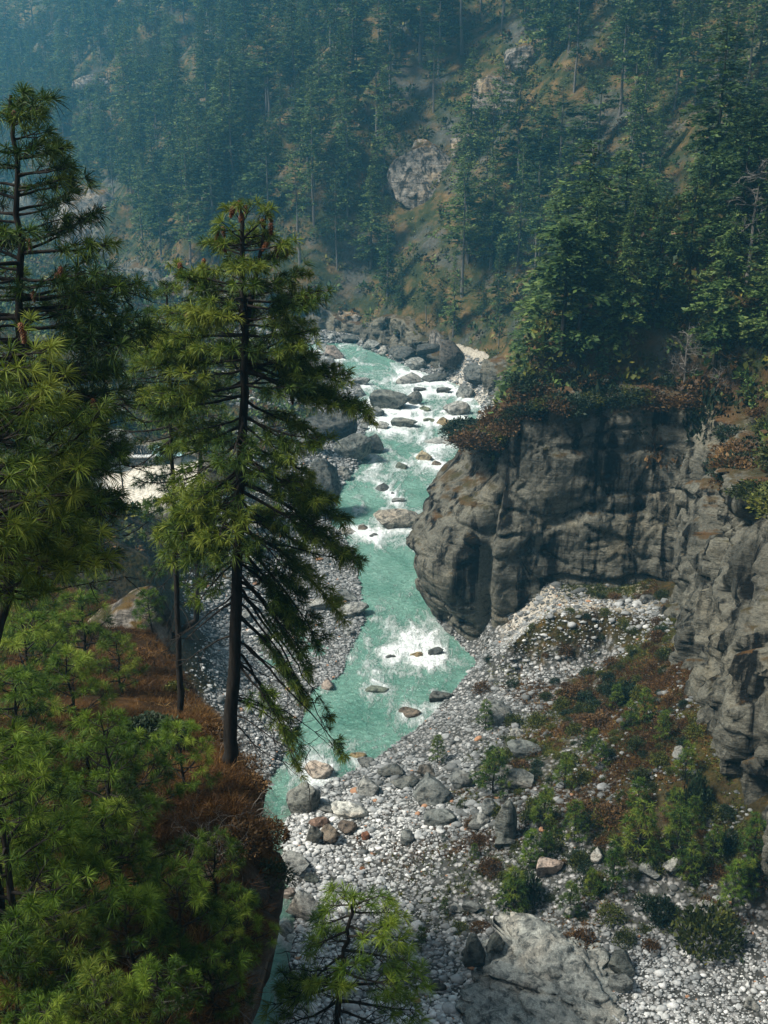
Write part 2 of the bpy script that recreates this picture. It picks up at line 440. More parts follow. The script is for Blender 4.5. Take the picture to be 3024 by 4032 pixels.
CP += [np.array(p, float) for p in [(-70, 60, 35), (-70, 100, 25), (-70, 150, 20), (-80, 205, 12), (30, 90, 9), (40, 150, 6), (40, 45, 9),
       (30, 200, 6), (0, 230, 6), (-100, 240, 8), (-30, 45, 6), (-14, 45, 0), (0, 38, 1), (26, 70, 11), (25, 58, 11), (-40, 20, 10), (25, 38, 3), (120, 100, 9), (120, 200, 9), (-150, 150, 30)]]
for (x, y) in REP[::2]: CP.append(np.array([x + .6, y, float(zw(y)) + .25]))
for (x, y) in LEP[::2]: CP.append(np.array([x - .6, y, float(zw(y)) + .25]))
CP = np.array(CP)
_K = np.linalg.norm(CP[:, None, :2] - CP[None, :, :2], axis=2)
_A = np.zeros((len(CP) + 1,) * 2); _A[:-1, :-1] = _K + 0.02 * np.eye(len(CP)) * -1; _A[-1, :-1] = 1; _A[:-1, -1] = 1
_Wt = np.linalg.solve(_A, np.append(CP[:, 2], 0))
def ground_z(x, y, detail=True):
    x = np.asarray(x, float); y = np.asarray(y, float); sh = x.shape
    X = x.ravel(); Y = y.ravel(); z = np.zeros(X.size)
    for i in range(0, X.size, 20000):
        s = slice(i, i + 20000)
        z[s] = np.sqrt((X[s, None] - CP[None, :, 0]) ** 2 + (Y[s, None] - CP[None, :, 1]) ** 2) @ _Wt[:-1] + _Wt[-1]
    w = zw(Y)
    d = river_depth(X, Y)
    bench = sstep(79.8, 83.2, Y + .8 * noise2(X, Y * 0, .5, 15, 2)) * sstep(8.8, 11.0, X) * sstep(25, 21.5, X)
    z = z * (1 - bench) + 7.3 * bench
    z = np.maximum(z, w + 0.12 + 0.0 * z)
    if detail:
        am = sstep(0, 4, -d)
        z = z + am * (0.35 * noise2(X, Y, 0.35, 5, 4) + 0.16 * noise2(X, Y, 1.4, 6, 3))
    z = np.where(d > 0, w - 0.15 - np.minimum(d * .35, 1.2), np.minimum(z, w + 0.1 + (-d) * 0.9 + 0.25 * sstep(0, 1, -d)))
    return z.reshape(sh)

# ------------------------------------------------------------------ valley wall: one foot line from the near right round the bend to the far left
FOOT = np.array([(31, 36), (26, 44), (22.5, 52), (21.2, 58), (21.5, 66), (22.3, 74), (24.5, 81), (25.5, 86.5), (23.5, 88.3), (18, 88.2), (12, 87.6), (9.2, 88.2),
                 (6.6, 91), (5.0, 96.5), (5.6, 103), (9, 112), (15, 124), (18, 140), (18, 158), (16.5, 174), (11, 192), (1, 206), (-14, 212), (-34, 220), (-56, 246), (-80, 296), (-115, 360), (-190, 470)], float)
#        height of the foot cliff
for _i in range(16, 21): FOOT[_i, 0] = float(XR(FOOT[_i, 1])) + (4.0 if _i == 16 else 3.0)
FOOT[21] = (-7, 205.5); FOOT[22] = (-18, 209)
FTOP = np.array([29, 28, 27, 26, 24, 22.6, 21.6, 22.4, 23.4, 23.4, 22.6, 21.2, 18.6, 17.6, 17, 15, 9, 8, 9, 10, 8, 7, 8, 8, 10, 12, 12, 12], float)
FSLO = np.array([1.0, 1.0, 1.0, .95, .95, .85, .8, .75, .75, .72, .65, .6, .55, .55, .6, .75, .85, .95, 1.0, 1.02, 1.0, .98, .95, .93, .95, .95, .95, .95], float)
def resample(P, vals, step):
    seg = np.linalg.norm(np.diff(P, axis=0), axis=1); s = np.concatenate([[0], np.cumsum(seg)])
    n = int(s[-1] / step); q = np.linspace(0, s[-1], n)
    # smooth the corners a little
    out = np.stack([np.interp(q, s, P[:, 0]), np.interp(q, s, P[:, 1])], 1)
    k = max(1, int(1.4 / step)); ker = np.ones(2 * k + 1) / (2 * k + 1)
    pad = np.pad(out, ((k, k), (0, 0)), 'edge')
    out = np.stack([np.convolve(pad[:, j], ker, 'valid') for j in (0, 1)], 1)
    return q, out, [np.interp(q, s, v) for v in vals]
FS, FP, (FT, FL) = resample(FOOT, [FTOP, FSLO], 0.5)
FTAN = unit(np.gradient(FP, axis=0)); FNRM = np.stack([FTAN[:, 1], -FTAN[:, 0]], 1)   # inland is to the right of the walking direction
def foot_query(x, y):
    x = np.asarray(x, float).ravel(); y = np.asarray(y, float).ravel()
    idx = np.zeros(x.size, int); dd = np.zeros(x.size)
    for i in range(0, x.size, 8000):
        s = slice(i, i + 8000)
        D = (x[s, None] - FP[None, :, 0]) ** 2 + (y[s, None] - FP[None, :, 1]) ** 2
        idx[s] = D.argmin(1); dd[s] = np.sqrt(D.min(1))
    side = (x - FP[idx, 0]) * FNRM[idx, 0] + (y - FP[idx, 1]) * FNRM[idx, 1]
    return idx, dd * np.where(side >= 0, 1, -1)
_fv = sstep(112, 135, FP[:, 1]); FT = FT * (1 - _fv) + _fv * (1.0 + FT * np.clip(.5 + 1.5 * noise2(FP[:, 0], FP[:, 1], .055, 17, 3), .05, 1.5))
FTs = np.convolve(np.pad(FT, 30, 'edge'), np.ones(9) / 9, 'same')[30:-30]
def hill_z(x, y):
    x = np.asarray(x, float); sh = x.shape; X = x.ravel(); Y = np.asarray(y, float).ravel()
    idx, d = foot_query(X, Y)
    sl = FL[idx]
    dd = np.maximum(d, 0)
    rise = sl * dd + 0.004 * np.maximum(dd - 15, 0) ** 1.5 * 0
    near = sstep(130, 60, Y) * sstep(0, 10, X)
    rise = rise + near * (0.35 * np.maximum(dd - 14, 0))
    z = FTs[idx] + rise
    am = sstep(1, 22, d)
    z = z + am * (6.5 * noise2(X, Y, 0.022, 21, 3) + 3.0 * noise2(X, Y, 0.07, 22, 4)) + sstep(0, 5, d) * 0.7 * noise2(X, Y, 0.3, 23, 4)
    z = np.where(d < 6.5, z - (6.5 - d) * np.where(Y < 118, 2.2, .5), z)
    return z.reshape(sh)

# near knoll on the left bank ------------------------------------------------
KEY = np.array([-12, 4, 8, 10.3, 14.5, 16.3, 19, 21, 23.4, 28, 34, 42, 50, 58])
KEX = np.array([.6, -1.5, -1.95, -1.95, -1.95, -2.0, -2.4, -2.9, -3.5, -5.0, -7.0, -9.6, -12.5, -17.0])
def knoll_edge(y): return np.interp(y, KEY, KEX)
def knoll_z(x, y, detail=True):
    x = np.asarray(x, float); y = np.asarray(y, float)
    z = 43.0 - 0.36 * y + 0.10 * np.maximum(0, -x - 4) - 0.012 * np.maximum(0, y - 24) ** 1.5
    z = z + 0.03 * np.maximum(0, -x - 10) * np.maximum(0, (y - 20) / 10)
    if detail:
        z = z + 0.45 * noise2(x, y, 0.28, 41, 3) + 0.12 * noise2(x, y, 1.3, 42, 3)
    a = knoll_edge(y) - x
    z = z - 0.9 * sstep(0.9, 0, a) ** 2
    return z

# ------------------------------------------------------------------ build ground / river
def build_ground():
    xs = np.concatenate([np.arange(-250, -46, 3.0), np.arange(-46, 30, 0.4), np.arange(30, 130, 4.0)])
    ys = np.concatenate([np.arange(-40, 38, 4.0), np.arange(38, 135, 0.4), np.arange(135, 240, 0.9), np.arange(240, 600, 8.0)])
    X, Y = np.meshgrid(xs, ys, indexing='ij')
    Z = ground_z(X, Y)
    d = river_depth(X, Y)
    idx, fd = foot_query(X.ravel(), Y.ravel()); fd = fd.reshape(X.shape)
    Z = np.where(fd > 2, Z - np.minimum((fd - 2) * 1.5, 12), Z)          # stays below the hill mesh
    U, V, _ = proj(np.stack([X, Y, Z], -1))
    nz = noise2(X, Y, 0.12, 9, 3)
    right = X > XL(Y)
    grav = np.where(right, 1.05 - 0.16 * np.maximum(Z - 1.2, 0), 0)
    # pebble beach at the very front right, talus with soil further up
    grav = np.where(right & (Y < 50), 1.0, grav)
    lb = (~right) & (Y > 66) & (Y < 104)
    grav = np.where(lb, 1.0 - 0.35 * np.maximum(Z - 2.0, 0), grav)
    grav = np.where((~right) & (Y >= 104), 0.75 - 0.12 * np.maximum(Z - 3.0, 0), grav)
    grav = np.clip(grav + 0.4 * nz, 0, 1)
    sx, sy = at_z(150, 478, 8.2)[:2]
    e = np.sqrt(((X - sx) / 6.0) ** 2 + ((Y - sy) / 10.0) ** 2) + 0.25 * noise2(X, Y, 0.3, 12, 3)
    sand = sstep(1.08, 0.8, e)
    bt = sstep(82.6, 83.6, Y) * sstep(10, 11.5, X) * sstep(24, 22, X) * .55
    Z = Z * (1 - sand) + sand * (8.2 + 0.25 * noise2(X, Y, 0.5, 13, 3))
    me = make_mesh('ground', np.stack([X, Y, Z], -1).reshape(-1, 3), grid_faces(len(xs), len(ys)), [M['ground']], True,
                   {'gravel': grav.ravel(), 'sand': np.maximum(sand, bt).ravel()})
    link('ground', me, kind='structure')
build_ground()

BOULD = []   # (x, y, r) of stones standing in the water, for the foam behind them
def build_river():
    xs = np.concatenate([np.arange(-90, -20, 1.0), np.arange(-20, 22, 0.17)]); ys = np.concatenate([np.arange(30, 46, 1.0), np.arange(46, 132, 0.2), np.arange(132, 212, 0.33)])
    X, Y = np.meshgrid(xs, ys, indexing='ij')
    d = river_depth(X, Y)
    p = np.stack([X.ravel() * 0.5, Y.ravel() * 0.28, np.zeros(X.size)], 1)
    swirl = np.stack([vnoise(p * 0.7, 61), vnoise(p * 0.7, 62), np.zeros(X.size)], 1) * 0.9
    n = fbm(p * 1.2 + swirl, 5, 60).reshape(X.shape)
    rg = ridged(p * 1.6 + swirl * 1.3, 4, 66).reshape(X.shape)
    # rapids and pools along the course (by distance)
    yk = [46, 58, 66, 70, 74, 78, 81, 84, 87, 91, 95, 99, 103, 107, 111, 115, 119, 124, 130, 136, 142, 150, 158, 168, 180, 195, 212]
    fk = [.3, .3, .5, .55, .42, .34, .26, .42, .70, .70, .52, .22, .12, .16, .40, .38, .48, .44, .56, .60, .36, .42, .62, .58, .64, .56, .5]
    base = np.interp(Y, yk, fk)
    foam = base * 0.8 + 0.42 * n + 0.55 * (rg - 0.62)
    cx = (XL(Y) + XR(Y)) / 2
    wdt = np.maximum(XR(Y) - XL(Y), 3)
    # white tongue down the middle of the near rapid
    tong = np.exp(-((X - cx - 0.6) / (wdt * .28)) ** 2) * sstep(82, 86, Y) * sstep(96, 91, Y)
    foam = foam + 0.3 * tong
    for (bx, by, r) in BOULD:
        q = ((X - bx) / (1.15 * r)) ** 2 + np.where(Y < by, (Y - by + .3 * r) / (2.2 * r), (Y - by) / (1.3 * r)) ** 2
        foam = foam + 0.42 * np.exp(-np.maximum(q - .3, 0) * 1.2)
    foam = np.clip(foam, 0, 1)
    sh = sstep(1.1, 0.1, d) * sstep(80, 60, Y) * 0.8
    Z = zw(Y) + 0.16 * n * sstep(-1, 2, d) + 0.22 * foam * sstep(-.5, 1.5, d) * (rg - .4) + 0.05 * rg
    me = make_mesh('river', np.stack([X, Y, Z], -1).reshape(-1, 3), grid_faces(len(xs), len(ys)), [M['water']], True,
                   {'foam': foam.ravel(), 'shallow': sh.ravel()})
    link('river', me, kind='structure')

# ------------------------------------------------------------------ hillside and foot cliffs
def build_hill():
    xs = np.concatenate([np.arange(-290, -110, 4.0), np.arange(-110, -15, 1.4), np.arange(-15, 60, 0.7), np.arange(60, 160, 2.0)])
    ys = np.concatenate([np.arange(26, 60, 0.8), np.arange(60, 120, 0.6), np.arange(120, 240, 1.0), np.arange(240, 560, 2.5)])
    X, Y = np.meshgrid(xs, ys, indexing='ij')
    Z = hill_z(X, Y)
    idx, d = foot_query(X.ravel(), Y.ravel())
    keep = d.reshape(X.shape) > np.where(Y < 118, 4.2, 1.5)
    f = grid_faces(len(xs), len(ys)); k = keep.ravel()
    f = f[k[f].all(1)]
    rust = sstep(118, 95, Y) * sstep(48, 30, Z) * .8
    me = make_mesh('hillside', np.stack([X, Y, Z], -1).reshape(-1, 3), f, [M['hill']], True, {'rust': rust.ravel()})
    link('hillside', me, kind='structure')

def build_cliff(name, s0, s1, ds, nz, seed, nose=False, mat='cliff', zbase=None, amp=1.0):
    """a rock face standing on the foot line between arc lengths s0 and s1"""
    s = np.arange(s0, s1, ds); ns = len(s)
    px = np.interp(s, FS, FP[:, 0]); py = np.interp(s, FS, FP[:, 1])
    nx = np.interp(s, FS, FNRM[:, 0]); ny = np.interp(s, FS, FNRM[:, 1]); top = np.interp(s, FS, FTs)
    t = np.linspace(0, 1, nz)
    base = zbase if zbase is not None else np.minimum(ground_z(px, py, False), 3) - 3.5
    base = np.broadcast_to(base, (ns,))
    S, T = np.meshgrid(s, t, indexing='ij')
    Zc = base[:, None] + (top[:, None] + 0.6 - base[:, None]) * np.clip(T / 0.86, 0, 1)
    hgt = (top - base)[:, None]
    # batter: the face leans back towards its top; beyond T=.86 it runs inland under the turf
    off = 0.10 * hgt * np.clip(T / 0.86, 0, 1) ** 1.6 + np.maximum(T - 0.86, 0) / 0.14 * 5.0
    Zc = Zc + np.maximum(T - 0.86, 0) / 0.14 * 1.2
    if nose:
        wn = np.exp(-((S - s_of(12.6)) / 7.0) ** 2)
        zz = np.clip((Zc - 0.0) / 18, 0, 1)
        off = off - wn * 3.4 * np.sin(np.clip(zz / 0.95, 0, 1) * math.pi) ** 1.1 + wn * 3.2 * sstep(.55, 1.0, zz)
    X = px[:, None] + nx[:, None] * off; Y = py[:, None] + ny[:, None] * off
    P = np.stack([X, Y, Zc], -1).reshape(-1, 3)
    # blocky displacement along the outward normal
    q = P * np.array([1, 1, 0.8])
    wv = np.stack([vnoise(q * .35, seed + 1), vnoise(q * .35, seed + 2), vnoise(q * .35, seed + 3)], 1)
    big = fbm(P * np.array([.16, .16, .10]) + 0.0, 3, seed)
    lay = ridged(P * np.array([.10, .10, .42]) + wv * .35, 4, seed + 5) - 0.6
    ver = ridged(P * np.array([.30, .30, .055]) + wv * .3, 4, seed + 9) - 0.6
    fin = fbm(P * 1.5, 4, seed + 13)
    fin2 = ridged(P * .75 + wv, 4, seed + 17) - .6
    bed = ridged((P @ np.array([[.05, 0, .10], [0, .05, -.05], [0, 0, .55]]).T) + wv * .22, 3, seed + 23)       # long tilted bedding joints
    crk = ridged(P * np.array([.20, .20, .03]) + wv * .25, 3, seed + 27)
    f1, e1 = facets((P @ np.array([[.11, 0, .03], [0, .11, -.02], [0, 0, .22]]).T if nose else P * np.array([.17, .17, .10])) + wv * .12, seed + 31, .9)
    f2, e2 = facets(P * (np.array([.35, .35, .6]) if nose else np.array([.5, .5, .30])) + wv * .22, seed + 41, .9)
    f3, e3 = facets(P * np.array([1.5, 1.5, .9]) + wv * .3, seed + 51, .9)
    if nose:
        disp = 1.2 * big + .6 * f1 + .17 * f2 + .07 * f3 - .5 * np.exp(-e1 * 22) - .14 * np.exp(-e2 * 20) - .45 * np.maximum(crk - .84, 0) / .16 - 1.5 * np.exp(-((S.ravel() - s_of(11.15)) / .75) ** 2) - .7 * np.maximum(bed - .8, 0) / .2 + .07 * fin
    else:
        disp = 1.2 * big + 1.9 * f1 + .9 * f2 + .3 * f3 - .7 * np.exp(-e1 * 14) - .3 * np.exp(-e2 * 12) - .5 * np.maximum(bed - .8, 0) / .2 + .1 * fin
    disp = disp * amp
    nrm = np.stack([-nx[:, None] + 0 * T, -ny[:, None] + 0 * T], -1).reshape(-1, 2)
    fade = (1 - sstep(0.86, 0.97, T)).ravel() * 0.85 + 0.15
    P[:, :2] += nrm * (disp * fade)[:, None]
    P[:, 2] += 0.35 * fbm(P * .5, 3, seed + 19) * amp
    me = make_mesh(name, P, grid_faces(ns, nz)[:, ::-1], [M[mat]], True)
    return link(name, me, kind='structure')

_seg = np.concatenate([[0], np.cumsum(np.linalg.norm(np.diff(FOOT, axis=0), axis=1))])
def s_of(i): return float(np.interp(i, np.arange(len(_seg)), _seg))
build_hill()
build_cliff('cliff', s_of(6.6), s_of(16), 0.16, 130, 100, nose=True)
build_cliff('cliff', s_of(0), s_of(7.4), 0.2, 110, 200, amp=1.15)
build_cliff('cliff', s_of(15.7), s_of(22.4), 0.4, 40, 300)
build_cliff('cliff', s_of(22.2), s_of(27), 0.8, 30, 400)

# ------------------------------------------------------------------ left knoll
def build_knoll():
    ys = np.arange(-12, 58, 0.3)
    a = np.concatenate([np.arange(60, 20, -2.0), np.arange(20, 12, -0.6), np.arange(12, 0.01, -0.25), [0]])
    A, Y = np.meshgrid(a, ys, indexing='ij')
    X = knoll_edge(Y) - A + (0.55 * noise2(Y, 0 * Y, 0.45, 45, 3) + 0.25 * noise2(Y, 0 * Y, 1.7, 46, 3)) * np.clip(1 - A / 3, 0, 1)
    Z = knoll_z(X, Y)
    Pt = np.stack([X, Y, Z], -1)
    # cliff rows under the lip, undercut
    rows = []
    for k, t in enumerate(np.linspace(0.02, 1, 60)):
        zt = Z[-1] - 0.3
        Zr = zt + (-1.5 - zt) * t
        und = -2.3 * sstep(0, .12, t) - 1.8 * sstep(.08, .35, t) + 5.4 * sstep(.5, 1.0, t)
        nse = fbm(np.stack([Y[-1] * .35, Zr * .3, 0 * Zr + k * 0.02], 1), 4, 50) * 1.1 * sstep(0, .1, t)
        rows.append(np.stack([X[-1] + und + nse, Y[-1] + 0 * Zr, Zr], -1))
    P = np.concatenate([Pt, np.stack(rows, 0)], 0)
    # far end: sinks into the valley
    endf = sstep(47, 57, P[..., 1])
    P[..., 2] = P[..., 2] * (1 - endf) + np.minimum(P[..., 2], 4.0) * endf
    me = make_mesh('knoll', P.reshape(-1, 3), grid_faces(P.shape[0], P.shape[1]), [M['knoll']], True)
    link('hill', me, kind='structure')
build_knoll()

# ------------------------------------------------------------------ stones
import bmesh
def ico(sub):
    bm = bmesh.new(); bmesh.ops.create_icosphere(bm, subdivisions=sub, radius=1.0)
    v = np.array([x.co[:] for x in bm.verts]); f = np.array([[y.index for y in x.verts] for x in bm.faces]); bm.free()
    return v, f
def rock_shape(sub, seed, cuts=9, rough=0.1, lo=.55, hi=.95):
    rs = np.random.RandomState(seed); v, f = ico(sub); v = v.copy()
    for _ in range(cuts):
        n = unit(rs.randn(3)); o = lo + (hi - lo) * rs.rand()
        e = np.maximum(v @ n - o, 0); v -= np.outer(e * 0.92, n)
    if rough:
        d = unit(v); v += d * (rough * fbm(v * 1.7 + seed, 4, seed) + rough * .5 * (ridged(v * 3.2, 3, seed) - .6))[:, None]
    return v, f

def boulder_material():
    m = M['boulder']; nt = m.node_tree; b = NB(nt)
    bs = next(n for n in nt.nodes if n.type == 'BSDF_PRINCIPLED')
    old = bs.inputs['Base Color'].links[0].from_socket
    tint = b.n('ShaderNodeObjectInfo').outputs['Color']
    b.l(b.mix(1.0, old, tint, 'MULTIPLY'), bs.inputs['Base Color'])
boulder_material()
BM = []
for i in range(9):
    v, f = rock_shape(5, 900 + i, 13 + i, 0.10, .42, .82)
    BM.append(make_mesh('boulder', v, f, [M['boulder']], True, {'tone': np.full(len(v), .62)}))
def spear():
    v, f = ico(4); v = v.copy()
    z = v[:, 2]; k = np.where(z > 0, 1 - .72 * np.abs(z) ** 1.4, 1 - .35 * z * z)
    v[:, 0] *= k; v[:, 1] *= k
    for n, o in (((.9, -.5, .2), .55), ((-.8, -.6, .25), .5), ((.1, -1, .1), .55), ((0, .9, .3), .5)):
        n = unit(np.array(n)); e = np.maximum(v @ n - o, 0); v -= np.outer(e * .9, n)
    v += unit(v) * (0.07 * fbm(v * 2.2, 4, 5) + .05 * (ridged(v * 3, 3, 8) - .6))[:, None]
    return make_mesh('standing_stone', v, f, [M['boulder']], True, {'tone': np.full(len(v), .55)})
SPEAR = spear()

def surf(x, y): return np.maximum(ground_z(x, y), zw(y))
def hit_surf(u, v):
    d = ray(u, v); t = np.linspace(30, 240, 1400)
    P = d[None, :] * t[:, None] / 1.0 + np.array([0, 0, CAMZ])
    below = P[:, 2] < surf(P[:, 0], P[:, 1])
    i = int(np.argmax(below)) if below.any() else len(t) - 1
    return P[i]

USED = {}
def uniq(label, group):
    """same label -> the group they share"""
    USED.setdefault(label, 0); USED[label] += 1
    return label, group

PALE, GREY, DARK, BROWN, OCHRE, WHITE, PINK = (1.15, 1.13, 1.08, 1), (.8, .82, .8, 1), (.38, .4, .39, 1), (.62, .5, .4, 1), (1.0, .75, .42, 1), (1.7, 1.68, 1.6, 1), (1.35, 1.1, .98, 1)
LANDM = []      # (u, v, phrase) found in the picture, for telling look-alikes apart
def boulder(u, vb, wpx, hpx, label, tint=GREY, dy=0.8, rz=None, mesh=None, tilt=0.12, mark=None, sink=0.25):
    p = hit_surf(u, vb)
    dep = depth_of(p); w = wpx * dep / FPX; h = hpx * dep / FPX
    rx_ = w / 2 * 1.22; ry_ = rx_ * dy; rz_ = h / 2 * 1.3
    g = max(float(ground_z(p[0], p[1] + ry_)), float(zw(p[1] + ry_)) - .2)
    o = link('boulder' if mesh is not SPEAR else 'standing_stone', mesh or BM[RS.randint(len(BM))])
    o.scale = (rx_, ry_, rz_ * 1.05)
    o.location = (p[0], p[1] + ry_ * .8, g + rz_ * (1 - 2 * sink) if mesh is not SPEAR else g + rz_ * .8)
    o.rotation_euler = ((RS.rand() - .5) * tilt * 2, (RS.rand() - .5) * tilt * 2, (RS.rand() - .5) * .9 if rz is None else rz)
    o.color = tint
    tag(o, label, 'boulder')
    wet = float(river_depth(np.array(p[0]), np.array(p[1] + ry_))) > -0.3
    if wet: BOULD.append((p[0], p[1] + ry_, max(rx_, .5)))
    if mark: LANDM.append((u, vb - hpx / 2, mark))
    return o
c1 = lambda cx, cyb, w, h: (292.06 + cx * .12246, 325.08 + cyb * .12246, w * .12246, h * .12246)
c4 = lambda cx, cyb, w, h: (266.7 + cx * .1684, 736.5 + cyb * .1684, w * .1684, h * .1684)
c6 = lambda cx, cyb, w, h: (384 + cx * .23147, 682.7 + cyb * .23147, w * .23147, h * .23147)
